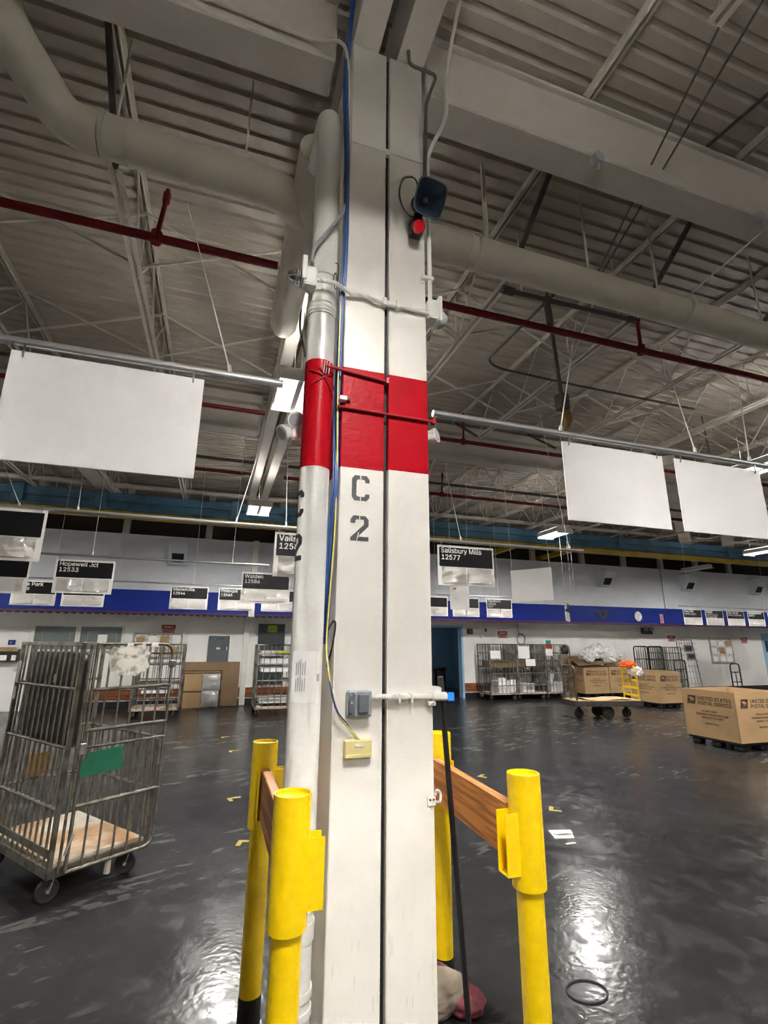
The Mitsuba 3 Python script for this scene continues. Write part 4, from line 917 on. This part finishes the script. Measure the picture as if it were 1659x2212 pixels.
for i, z in enumerate((1.62, 1.34)): f_ = part(t, 'framed_notice', bx(gx + .10 + .08 * i, gx + .48 + .08 * i, 14.28, 14.31, z - .12, z + .12), 'print_grey'); part(f_, 'print', bx(gx + .15 + .08 * i, gx + .43 + .08 * i, 14.27, 14.28, z - .07, z + .07), 'grey_dark')

# ------------------------------------------------------------------ cardboard gaylord boxes
def emblem(h):
    """The mail carrier's slanted eagle-head emblem: dark field polygons, h high."""
    s = .22
    q = lambda pts: Polygon([((x + s * y) * h, y * h) for x, y in pts])
    field = q([(0, 0), (1.12, 0), (1.12, 1), (0, 1)])
    head = q([(.08, .80), (.62, .78), (.96, .60), (.98, .52), (.80, .50), (.60, .58), (.30, .60)])
    wing = q([(.14, .04), (.96, .40), (.96, .46), (.02, .02)])
    neck = q([(.30, .60), (.60, .58), (.74, .46), (.52, .36), (.40, .50)])
    return prism(field.difference(head).difference(wing).difference(neck).buffer(0), .002)
def gaylord(lb, x, y, w, d, h, z0=.14, ang=0.0, faces=('front', 'left'), lid=False):
    t = thing('postal_box', lb, 'cardboard box'); to = place((x, y), ang)
    P = lambda n, m, mt, **k: part(t, n, m, mt, to=to, **k); tk = .012
    P('front_wall', bx(0, w, 0, tk, z0, z0 + h), 'card'); P('back_wall', bx(0, w, d - tk, d, z0, z0 + h), 'card'); P('side_wall', bx(0, tk, tk, d - tk, z0, z0 + h), 'card'); P('side_wall', bx(w - tk, w, tk, d - tk, z0, z0 + h), 'card')
    P('bottom', bx(0, w, 0, d, z0, z0 + tk), 'card')
    P('corner_crease', cat_([prism([(0, 0), (.05, 0), (.0, .30)], .003)]).apply_transform(FRONT((.004, -.0025, z0 + .01))) if False else cyl((0, 0, z0), (0, 0, z0 + h), .008, 6), 'card')
    sc = d / 1.04
    for f in faces:
        A = FRONT((0, -.0005, z0)) if f == 'front' else basis((-.0005, d, z0), (0, -1, 0), (0, 0, 1)); ww = w if f == 'front' else d
        k = h / .80; put_ = lambda s, hh, xx, zz: moved(text(s, hh * k, .0015), A @ basis((xx, zz * k, 0), (1, 0, 0), (0, 1, 0)))
        e = P('emblem', moved(emblem(.145 * k), A @ basis((.09 * ww, .545 * k, 0), (1, 0, 0), (0, 1, 0))), 'print', smooth=False, label='printed eagle emblem')
        ls = []
        for s, hh, cx, zz in (('UNITED STATES', .058, None, .625), ('POSTAL SERVICE', .058, None, .545), ('DO NOT COPY', .030, .5, .425), ('DESIGNED FOR MULTIPLE USE', .030, .54, .372), ('PROPERTY OF USPS', .030, .54, .318), ('MADE IN U.S.A.', .026, .52, .225)):
            m = text(s, hh * k, .0015); tw = m.bounds[1, 0]
            xx = .295 * ww if cx is None else cx * ww - tw / 2
            mx = (.93 * ww - xx) / tw if cx is None else min(1, .86 * ww / tw)
            m.apply_scale([mx if cx is None else mx, 1, 1])
            P('lettering', moved(m, A @ basis((xx if cx is None else cx * ww - tw * mx / 2, zz * k, 0), (1, 0, 0), (0, 1, 0))), 'print', smooth=False)
    return t, to
def pallet(lb, x, y, w, d, ang=0.0):
    t = thing('pallet', lb, 'pallet'); to = place((x, y), ang)
    part(t, 'deck', bx(.02, w - .02, .02, d - .02, .10, .138, .006), 'pallet', to=to)
    fm = mk(bx(-.08, .08, -.08, .08, 0, .10, .02), 'pallet')
    for fx_ in (.12, w / 2, w - .12):
        for fy in (.12, d / 2, d - .12): part(t, 'foot', fm, to=to @ T().translate([fx_, fy, 0]))
gaylord('large open cardboard box with postal lettering at the right edge', 8.43, 6.62, 1.15, 1.03, .80)
pallet('black plastic pallet under the large right cardboard box', 8.43, 6.62, 1.15, 1.03)
a = at(1428, 1520, Z=.14)
gaylord('tall cardboard box with postal lettering right of the platform cart', a[0], a[1], .80, 1.05, .86, ang=0.0); pallet('black pallet under the box right of the platform cart', a[0], a[1], .80, 1.05)
a = at(1265, 1499, Z=.14)
gaylord('cardboard box with postal lettering behind the platform cart, trash heaped on it', a[0], a[1], 1.02, .9, .86); pallet('black pallet under the box behind the platform cart', a[0], a[1], 1.02, .9)
bX, bY = a[0], a[1]
a2 = at(1328, 1499, Z=.14)
gaylord('cardboard box behind the yellow handle of the platform cart', bX + 1.06, bY + .02, 1.0, .9, .86, faces=('front',)); pallet('black pallet under the box behind the yellow cart handle', bX + 1.06, bY + .02, 1.0, .9)
def flap(lb, p, q, r, s, mat='card'):
    V = np.array([p, q, r, s], float); n = np.cross(V[1] - V[0], V[3] - V[0]); n /= np.linalg.norm(n)
    m = trimesh.convex.convex_hull(np.vstack([V + n * .006, V - n * .006])); return solo('cardboard_sheet', lb, 'cardboard', m, mat)
flap('brown cardboard flap leaning up at the left of the trash heap', (bX - .35, bY + .75, 1.02), (bX + .55, bY + .85, 1.02), (bX + .55, bY + .88, 1.32), (bX - .40, bY + .78, 1.38))
flap('flattened dark cardboard lying under the white bags on the box', (bX - .25, bY - .10, 1.04), (bX + 1.25, bY - .15, 1.14), (bX + 1.35, bY + .75, 1.26), (bX + .05, bY + .7, 1.22), 'card_dark')
flap('brown cardboard flap standing behind the orange bag', (bX + 1.3, bY + .5, 1.03), (bX + 2.05, bY + .45, 1.06), (bX + 2.05, bY + .5, 1.34), (bX + 1.35, bY + .6, 1.20))
rn = random.Random(7)
for i, (dx, dy, dz, s, w_) in enumerate(((.45, .25, 1.22, .22, 'leftmost'), (.75, .35, 1.26, .25, 'second from the left'), (1.05, .35, 1.28, .30, 'tallest'), (1.35, .30, 1.22, .26, 'fourth'), (1.62, .35, 1.20, .22, 'rightmost'), (1.2, .1, 1.16, .2, 'front'), (.30, .0, 1.16, .13, 'smallest'))):
    solo('plastic_bag', f'crumpled white plastic bag on the trash heap, {w_} one', 'bag', shift(lump(20 + i, s * 1.15, s, s * .95, .55, 3.2, 4), bX + dx, bY + dy, dz), 'bag')
# platform cart
t = thing('platform_cart', 'wooden platform cart with a brown hoop handle and a yellow ladder handle', 'cart')
to = place((9.15, 10.65), -.19); P = lambda n, m, mt, **k: part(t, n, m, mt, to=to, **k)
dk = Polygon(sbox(-.88, -.38, .88, .38).buffer(-.14).buffer(.14)); P('bumper', shift(prism(dk.buffer(.03), .12), 0, 0, .30), 'dark_shelf'); P('deck', shift(prism(dk.buffer(-.03), .13), 0, 0, .30), 'cart_deck')
P('cardboard_sheet', moved(sheet(1.25, .62, 12, 6, lambda X, Y: .016 * np.sin(X * 6) + .012 * np.cos(Y * 9) + .018, .008), basis((.06, 0, .435), (1, 0, 0), (0, 1, 0))), 'card')
def big_wheel(r, w): return moved(lathe([(.02, -w / 2), (r * .55, -w / 2), (r * .62, -w * .35), (r * .8, -w * .35), (r * .85, -w / 2), (r * .97, -w / 2), (r, 0), (r * .97, w / 2), (r * .85, w / 2), (r * .8, w * .35), (r * .62, w * .35), (r * .55, w / 2), (.02, w / 2)], 22), basis((0, 0, r), (1, 0, 0), (0, 0, 1)))
for x, y in ((0, -.24), (0, .24)): P('wheel', shift(big_wheel(.15, .06), x, y, 0), 'rubber')
P('axle', cat_([cyl((0, -.26, .15), (0, .26, .15), .016, 8), beam((0, -.2, .15), (0, -.2, .30), .04, .05), beam((0, .2, .15), (0, .2, .30), .04, .05)]), 'black')
for x in (-.62, .62): c_ = P('caster', cat_([bx(x - .05, x + .05, -.04, .04, .24, .30), beam((x, -.035, .11), (x, -.035, .26), .06, .008), beam((x, .035, .11), (x, .035, .26), .06, .008)]), 'black'); part(c_, 'wheel', shift(big_wheel(.11, .05), x, 0, 0), 'rubber', to=to)
P('hoop_handle', cat_([tube(fillet([(-.80, -.30, .42), (-.80, -.30, 1.22), (-.80, .30, 1.22), (-.80, .30, .42)], .16, 8), .021, 8), cyl((-.80, 0, .42), (-.80, 0, 1.20), .014, 8), cyl((-.80, -.3, .95), (-.80, .3, .95), .014, 8), cyl((-.80, -.3, .60), (-.80, .3, .60), .014, 8)]), 'cart_frame', label='dark brown hoop handle')
P('ladder_handle', cat_([tube(fillet([(.80, -.30, .42), (.80, -.30, 1.20), (.80, .30, 1.20), (.80, .30, .42)], .12, 8), .021, 8), cyl((.80, 0, .42), (.80, 0, 1.18), .016, 8)] + [bx(.785, .815, -.30, .30, z, z + .05) for z in (.50, .68, .86, 1.03)]), 'yellow_flat', label='yellow ladder handle')
P('paper_sheet', bx(.76, .775, -.22, .0, 1.02, 1.16), 'paper')
q = np.array(to.matrix) if hasattr(to, 'matrix') else None
gl = lambda x, y, z: np.array([9.15 + x * math.cos(-.19) - y * math.sin(-.19), 10.65 + x * math.sin(-.19) + y * math.cos(-.19), z])
solo('orange_bag', 'crumpled orange bag draped on the yellow cart handle', 'bag', shift(lump(41, .20, .17, .10, .5, 3, 4), *(gl(.80, .0, 1.17))), 'orange'); solo('plastic_bag', 'small white plastic bag hanging on the yellow cart handle', 'bag', shift(lump(44, .13, .15, .13, .5, 3, 4), *(gl(.88, -.20, .98))), 'bag')
# dark hand truck handles at the right
for px, py, Y, Z, lb in ((1577, 1440, 13.2, 1.13, 'black tube handle of a cart standing behind the large right cardboard box'), (1456, 1432, 12.6, 1.28, 'black round-topped cart handle right of the tall cardboard box')):
    t = thing('hand_cart', lb, 'cart'); p = at(px, py, Y=Y); w_ = .42 if px > 1500 else .45
    x0 = p[0]; part(t, 'handle', cat_([tube(fillet([(x0, Y, .18), (x0, Y, Z + .0), (x0 + w_, Y, Z), (x0 + w_, Y, .18)], .13, 8), .022, 8), cyl((x0, Y, Z - .28), (x0 + w_, Y, Z - .28), .016, 8), cyl((x0, Y, Z - .60), (x0 + w_, Y, Z - .60), .016, 8), cyl((x0 + w_ / 2, Y, .2), (x0 + w_ / 2, Y, Z - .28), .014, 8)]), 'black')
    part(t, 'deck', bx(x0 - .1, x0 + w_ + .1, Y, Y + 1.2, .16, .21, .01), 'cart_deck')
    for sx in (0, 1):
        for yy in (.15, 1.05): part(t, 'wheel', shift(big_wheel(.08, .04), x0 + sx * w_, Y + yy, 0), 'rubber')

# ------------------------------------------------------------------ things on the back wall and the gallery
B_ = WY - .004
def wbox(x0, x1, z0, z1, d, y=WY): return bx(x0, x1, y - d, y, z0, z1, min(.006, d * .4))
d1 = 'door_1'; put(d1, wbox(-5.62, -4.62, .0, 2.03, .04), 'board'); labels[d1] = {'kind': 'structure', 'label': 'white door at the left edge'}
part(d1, 'door_handle', cat_([cyl((-4.72, WY - .04, 1.02), (-4.72, WY - .10, 1.02), .015, 8), cyl((-4.72, WY - .095, 1.02), (-4.86, WY - .095, 1.02), .014, 8), cyl((-4.70, WY - .04, 1.14), (-4.70, WY - .07, 1.14), .03, 10)]), 'chrome')
part(d1, 'frame', cat_([wbox(-4.62, -4.56, 0, 2.09, .05), wbox(-5.68, -4.56, 2.03, 2.09, .05)]), 'white')
t = thing('wall_rack', 'black wall rack with cardboard files and white labels on the door at the left edge', 'rack')
part(t, 'tray', cat_([bx(-5.45, -4.74, WY - .26, WY - .045, 1.22, 1.25), bx(-5.45, -4.74, WY - .26, WY - .245, 1.22, 1.46), bx(-4.755, -4.74, WY - .26, WY - .045, 1.22, 1.52), bx(-5.45, -5.435, WY - .26, WY - .045, 1.22, 1.52)]), 'black')
for i in range(3): part(t, 'file', bx(-5.42 + .02 * i, -4.80 - .03 * i, WY - .23 + i * .05, WY - .20 + i * .05, 1.25, 1.49 + .035 * i), 'card')
for x0, x1 in ((-5.20, -4.98), (-4.88, -4.78)): part(t, 'label_sheet', bx(x0, x1, WY - .265, WY - .26, 1.24, 1.37), 'paper')
t = thing('door_sign', 'small blue sign on the white door', 'sign'); part(t, 'plate', wbox(-5.08, -4.92, 1.62, 1.74, .05), 'blue_band'); part(t, 'stripe', cat_([wbox(-5.05, -4.96, 1.69, 1.70, .054), wbox(-5.05, -4.98, 1.66, 1.67, .054)]), 'sign_white')
for i, (x0, x1) in enumerate(((-4.55, -3.57), (-3.49, -2.45))):
    w = f'window_{i + 1}'; put(w, wbox(x0, x1, 1.50, 2.12, .02), 'glass_dark'); labels[w] = {'kind': 'structure', 'label': 'greyish interior window'}
    part(w, 'window_frame', cat_([wbox(x0 - .04, x1 + .04, 2.10, 2.15, .05), wbox(x0 - .04, x1 + .04, 1.46, 1.51, .07), wbox(x0 - .04, x0 + .02, 1.5, 2.12, .05), wbox(x1 - .02, x1 + .04, 1.5, 2.12, .05)]), 'pipe_white')
    part(w, 'inner_frame', cat_([wbox(x0 + .18, x0 + .20, 1.51, 1.98, .025), wbox(x1 - .16, x1 - .14, 1.51, 1.98, .025), wbox(x0 + .18, x1 - .14, 1.98, 2.0, .025)]), 'print_grey')
solo('window_notice', 'white notice taped in the right-hand interior window', 'notice', wbox(-3.05, -2.82, 1.70, 1.90, .03), 'paper')
def exit_sign(lb, x0, z1, w=.37, low=True):
    t = thing('exit_sign', lb, 'sign'); h = w * .62
    part(t, 'plate', wbox(x0, x0 + w, z1 - h * .48, z1, .02), 'sign_red'); m = text('Emergency', h * .22, .002); m.apply_scale([w * .7 / m.bounds[1, 0], 1, 1]); part(t, 'lettering', moved(m, FRONT((x0 + w * .15, WY - .021, z1 - h * .34))), 'sign_white', smooth=False)
    if low:
        part(t, 'lower_plate', wbox(x0 + .01, x0 + w - .01, z1 - h, z1 - h * .48, .016), 'sign_pink'); m = text('EXIT', h * .34, .002); part(t, 'lettering', moved(m, FRONT((x0 + w * .5 - m.bounds[1, 0] / 2, WY - .018, z1 - h * .92))), 'sign_red', smooth=False)
exit_sign('red and pink EXIT sign over the white notice board behind the near cage', -1.49, 2.19)
exit_sign('red and pink EXIT sign on the wall above the three far cages', 9.28, 2.16)
exit_sign('small red EXIT sign above the leaning wire rack', 16.85, 2.10)
exit_sign('small red EXIT sign right of the framed notice board', 20.75, 2.06)
def pinboard(lb, x0, x1, z0, z1, nx, nz, seed):
    t = thing('notice_board', lb, 'notice board'); part(t, 'panel', wbox(x0, x1, z0, z1, .03), 'torn'); part(t, 'frame', cat_([wbox(x0 - .03, x1 + .03, z1, z1 + .04, .05), wbox(x0 - .03, x1 + .03, z0 - .04, z0, .05), wbox(x0 - .03, x0, z0, z1, .05), wbox(x1, x1 + .03, z0, z1, .05)]), 'galv')
    rn = random.Random(seed); w, h = (x1 - x0) / nx, (z1 - z0) / nz
    for i in range(nx):
        for j in range(nz):
            xa, za = x0 + w * i + rn.uniform(.02, .06), z0 + h * j + rn.uniform(.02, .05); part(t, 'pinned_sheet', wbox(xa, xa + w * rn.uniform(.6, .85), za, za + h * rn.uniform(.6, .85), .034), rn.choice(['paper', 'paper', 'print_grey', 'card', 'board']))
pinboard('white framed notice board with papers behind the near wire cage', -2.14, -.93, 1.32, 1.92, 4, 2, 1)
pinboard('grey framed notice board on the smudged wall at the right', 19.0, 20.15, 1.08, 1.97, 3, 3, 2)
t = thing('electrical_panel', 'grey electrical panel above the leaning cardboard', 'panel'); part(t, 'door', wbox(-.20, .38, 1.12, 1.90, .08), 'panel_grey'); part(t, 'handle', wbox(.30, .33, 1.50, 1.60, .10), 'chrome'); part(t, 'sticker', wbox(.02, .14, 1.52, 1.58, .082), 'bag')
for x in (.02, .10, .18): part(t, 'breaker_slot', wbox(x, x + .04, 1.80, 1.84, .083), 'black')
t = thing('electrical_panel', 'tall dark electrical panel with a yellow label behind the background cage', 'panel'); part(t, 'door', wbox(1.18, 1.95, .55, 2.26, .09), 'panel_dark'); part(t, 'warning_label', wbox(1.44, 1.72, 2.02, 2.22, .092), 'label_yellow'); part(t, 'handle', wbox(1.86, 1.89, 1.3, 1.45, .11), 'chrome')
part(t, 'warning_print', cat_([wbox(1.48, 1.68, z, z + .015, .094) for z in (2.06, 2.10, 2.14)]), 'black')
flap('large flattened cardboard panel leaning on the wall under the grey electrical panel', (-.80, 15.33, 0.01), (.72, 15.33, 0.01), (.72, 15.52, 1.18), (-.80, 15.52, 1.18), 'card_dark')
t = thing('flattened_carton', 'tan flattened carton with dark bands leaning on the cardboard panel', 'carton'); part(t, 'panel', bx(-.72, .24, 15.16, 15.20, 0, .96), 'card')
for z in (.42, .90, .955): part(t, 'band', bx(-.73, .26, 15.145, 15.215, z - .012, z + .012), 'cart_frame')
part(t, 'post', bx(.20, .25, 15.14, 15.20, 0, .96), 'cart_frame')
def pillow(x, z, w, h, s):
    f = lambda X, Y: -(.07 * np.clip(1 - (2 * X / w) ** 4, 0, 1) * np.clip(1 - (2 * Y / h) ** 4, 0, 1) + .05 * (meshkit.fbm(np.stack([X * 7 + s, Y * 7, 0 * X], -1), 4, int(s)) - .5))
    m = sheet(w, h, 30, 30, lambda X, Y: -f(X, Y), .02); return moved(m, FRONT((x, 15.10, z)))
t = thing('silver_bag', 'crinkled silver bag in two bulges hanging on the flattened carton', 'bag'); part(t, 'upper_bulge', pillow(-.02, .66, .46, .44, 1), 'silver_bag'); part(t, 'lower_bulge', pillow(-.03, .23, .44, .42, 3), 'silver_bag')
t = thing('hose_coil', 'coiled grey cable hung on the wall above the far cages', 'coil')
part(t, 'coil', cat_([tube([(10.18 + (.145 + .008 * i) * math.cos(a), WY - .03 - .012 * i, 1.90 + (.17 + .006 * i) * math.sin(a)) for a in np.linspace(0, 2 * math.pi, 24, endpoint=False)], .010, 6, closed=True) for i in range(3)]), 'grey_plastic'); part(t, 'lead', tube(spline([(10.14, WY - .02, 2.06), (10.08, WY - .02, 2.25), (10.10, WY - .02, GZ0)], 6), .010, 6), 'grey_plastic')
t = thing('wall_speaker', 'small black square speaker on the wall right of the blue doorway', 'loudspeaker'); part(t, 'box', wbox(8.10, 8.28, 2.06, 2.22, .08), 'black'); part(t, 'grille', wbox(8.12, 8.26, 2.08, 2.20, .085), 'grey_dark')
t = thing('wall_bell', 'small white round bell on the wall right of the blue doorway', 'bell'); part(t, 'dome', moved(lathe([(0, .05), (.05, .04), (.07, .0)], 14), basis((8.62, WY, 1.99), (1, 0, 0), (0, 0, 1))), 'white')
solo('wall_bracket', 'tiny black bracket on the wall above the white bell', 'bracket', wbox(8.78, 8.83, 2.14, 2.24, .06), 'black')
t = thing('emergency_light', 'dark twin-spot emergency light under the gallery near the clock', 'emergency light'); part(t, 'body', bx(15.55, 16.0, WY - .16, WY, 2.14, 2.38, .02), 'panel_dark')
for x in (15.64, 15.9): part(t, 'spot', cyl((x, WY - .16, 2.34), (x, WY - .24, 2.31), .07, 12), 'print_grey')
t = thing('wall_clock', 'round white wall clock on the blue band', 'clock'); cxx, czz = 14.60, 2.745
disc = lambda r, d0, d1_, m, nm, **k: part(t, nm, moved(lathe([(0, d1_), (r, d1_), (r, d0)], 28), basis((cxx, GY - .004, czz), (1, 0, 0), (0, 0, 1))), m, **k)
disc(.185, 0, .035, 'chrome', 'rim'); disc(.168, 0, .038, 'paper', 'face')
part(t, 'hand', beam((cxx, GY - .046, czz), (cxx + .07, GY - .046, czz + .06), .012, .004), 'black'); part(t, 'hand', beam((cxx, GY - .048, czz), (cxx - .03, GY - .048, czz - .12), .010, .004), 'black')
for i in range(12): a = i * math.pi / 6; part(t, 'hour_mark', beam((cxx + .135 * math.sin(a), GY - .043, czz + .135 * math.cos(a)), (cxx + .155 * math.sin(a), GY - .043, czz + .155 * math.cos(a)), .010, .003), 'black')
em = Polygon([(0, .62), (.10, .78), (1.0, 1.0), (.86, .74), (.62, .12), (.50, 0), (.38, .12), (.22, .36), (.02, .50)]).difference(Polygon([(.30, .62), (.66, .72), (.52, .34), (.38, .46)]))
solo('gallery_emblem', 'dark blue wedge-shaped emblem on the blue band left of the clock', 'emblem', moved(prism(affinity.scale(em, .66, .42, origin=(0, 0)), .012), FRONT((12.72, GY - .004, 2.56))), 'black_ink', smooth=False)
t = thing('pink_sign', 'small pink upright sign on the blue band by the seam', 'sign'); part(t, 'plate', bx(15.64, 15.80, GY - .014, GY - .004, 2.52, 2.85), 'pink'); part(t, 'print', cat_([bx(15.67 + .035 * i, 15.68 + .035 * i, GY - .017, GY - .012, 2.56, 2.81) for i in range(3)]), 'sign_red')
d2 = 'door_2'; put(d2, bx(EX0 + .02, EX1, WY + .05, WY + .09, 0, EZ), 'door_blue'); labels[d2] = {'kind': 'structure', 'label': 'pale blue door at the right edge'}
part(d2, 'closer', bx(EX0 + .25, EX0 + .35, WY + .0, WY + .05, 1.5, 1.95), 'panel_dark')

# ------------------------------------------------------------------ bits under the roof
def Z_(px, py, z): return at(px, py, Z=z)
t = thing('hanging_reel', 'dark drop box with an amber cage hanging from a slanting rod right of the column', 'drop box')
a, b = at(1183, 652, Y=4.25), at(1213, 858, Y=4.25)
part(t, 'rod', cat_([cyl(a, b, .022, 8), cyl(a + (-.02, 0, .06), a + (.01, 0, -.3), .04, 8)]), 'dark_steel'); part(t, 'box', bx(b[0] - .06, b[0] + .06, b[1] - .06, b[1] + .06, b[2] - .16, b[2] + .03, .01), 'dark_steel')
part(t, 'cage', shift(lathe([(.03, 0), (.06, -.06), (.065, -.14), (.03, -.22), (.0005, -.23)], 12), b[0] + .04, b[1], b[2] - .15), 'amber')
part(t, 'ceiling_rod', cyl(a, (a[0], a[1], DECK), .012, 6), 'dark_steel')
t = thing('threaded_pipe', 'dark brown pipe slung level under the joists right of the column', 'pipe'); p0, p1 = Z_(1090, 626, 5.14), Z_(1368, 692, 5.14)
part(t, 'pipe', cyl(p0, p1, .024, 10), 'dark_steel'); part(t, 'coupling', cyl(p0 - (.03, 0, 0), p0 + (.10, 0, 0), .040, 10), 'dark_steel')
part(t, 'coupling', cyl(p1 - (.06, 0, 0), p1 + (.03, 0, 0), .036, 10), 'dark_steel')
for q_ in (p0 + (.2, 0, 0), p1 - (.2, 0, 0)): part(t, 'hanger_rod', cyl(q_, (q_[0], q_[1], DECK), .008, 6), 'steel')
solo('roof_conduit', 'thin dark conduit bending round under the joists right of the column', 'conduit', tube(fillet([Z_(1215, 618, 5.15), Z_(1052, 778, 5.15), Z_(1075, 795, 5.15), Z_(1200, 823, 5.15), Z_(1500, 884, 5.15)], .12, 6), .014, 8), 'dark_steel')
t = thing('hanging_cable', 'two thin dark cables slanting down from the roof at the upper right', 'cable')
part(t, 'cable', cyl(Z_(1602, -40, 5.78), Z_(1292, 588, 5.12), .008, 6), 'dark_steel'); part(t, 'cable', cyl(Z_(1672, -40, 5.78), Z_(1296, 596, 5.12), .008, 6), 'dark_steel')
solo('roof_conduit', 'thin pale conduit slanting across the near cross beam at the right', 'conduit', tube([Z_(1720, 438, 5.25), Z_(1485, 640, 5.17)], .010, 6), 'steel')
solo('roof_conduit', 'thin dark conduit under the near roof bay at the upper right', 'conduit', tube([Z_(1720, 150, 5.86), Z_(1512, 330, 5.86)], .014, 6), 'dark_steel')
t = thing('hanging_wire', 'black figure-eight loop of cable hanging over the right blank boards', 'cable'); c0 = at(1514, 880, Y=6.3)
part(t, 'loop', tube([c0 + (.06 * math.sin(2 * a), 0.03 * math.cos(a), .14 * math.cos(a)) for a in np.linspace(0, 2 * math.pi, 40, endpoint=False)], .014, 6, closed=True), 'black'); part(t, 'lead', cyl(c0 + (0, .03, .14), (c0[0] + .02, c0[1], BZ), .008, 6), 'black')
for px, py, lb in ((1288, 346, 'small round grey box on the near cross beam, upper right'), (1638, 473, 'small round grey box on the near cross beam at the right edge')):
    p = at(px, py, Y=2.29); t = thing('beam_box', lb, 'box'); part(t, 'cap', cyl((p[0], 2.31, p[2]), (p[0], 2.25, p[2]), .045, 14), 'print_grey'); part(t, 'tail', cyl((p[0], 2.27, p[2] - .03), (p[0] - .01, 2.27, p[2] - .12), .006, 6), 'print_grey')
# cables off the left of the fat pipe end
t = thing('hanging_wire', 'black cable dangling from the end of the fat pipe left of the column', 'cable'); part(t, 'lead', tube(spline([at(650, 668, Y=4.5), at(648, 705, Y=4.5), at(655, 745, Y=4.4), at(660, 770, Y=4.3)], 8), .010, 6), 'black')

# ------------------------------------------------------------------ on the floor
t = thing('dropped_paper', 'folded white paper lying on the floor right of the bollards', 'paper')
pts = [at(px, py, Z=.004) for px, py in ((1184, 1793), (1233, 1792), (1241, 1810), (1199, 1811))]
part(t, 'sheet', trimesh.convex.convex_hull(np.vstack([np.array(pts), np.array(pts) + (0, 0, -.003)])), 'paper'); part(t, 'fold', trimesh.convex.convex_hull(np.array([at(1190, 1795, Z=.006), at(1232, 1793, Z=.006), at(1238, 1799, Z=.03), at(1200, 1802, Z=.02), at(1232, 1796, Z=.012)])), 'paper')
solo('dropped_paper', 'thin white scrap on the floor just below the folded paper', 'paper', shift(bx(-.05, .05, -.012, .012, 0, .003), *at(1233, 1822, Z=0)), 'paper')
TP = [(1190, 1750, 'right of the bollards, above the folded paper', .9), (495, 1725, 'left of the bollards, halfway to the near cage', .2), (520, 1817, 'just left of the far left bollard', -.3), (497, 1622, 'far left, in front of the blue-grey floor', .1), (480, 1592, 'farthest at the left', .1), (1035, 1677, 'behind the right plank', .6)]
for px, py, lb, an in TP:
    p = at(px, py, Z=0); t = thing('floor_tape_mark', f'yellow corner of tape on the floor, {lb}', 'tape mark'); to = place((p[0], p[1]), an)
    part(t, 'strip', bx(-.02, .13, -.022, .022, 0, .0015), 'tape', to=to); part(t, 'strip', bx(-.022, .022, -.11, .02, 0, .0018), 'tape', to=to)
for px, py, lb in ((1268, 2143, 'oval black rubber ring lying on the floor at the bottom right'),):
    p = at(px, py, Z=.0); solo('floor_ring', lb, 'ring', tube([p + (.105 * math.cos(a), .085 * math.sin(a), .003) for a in np.linspace(0, 2 * math.pi, 36, endpoint=False)], .0045, 6, closed=True), 'rubber')
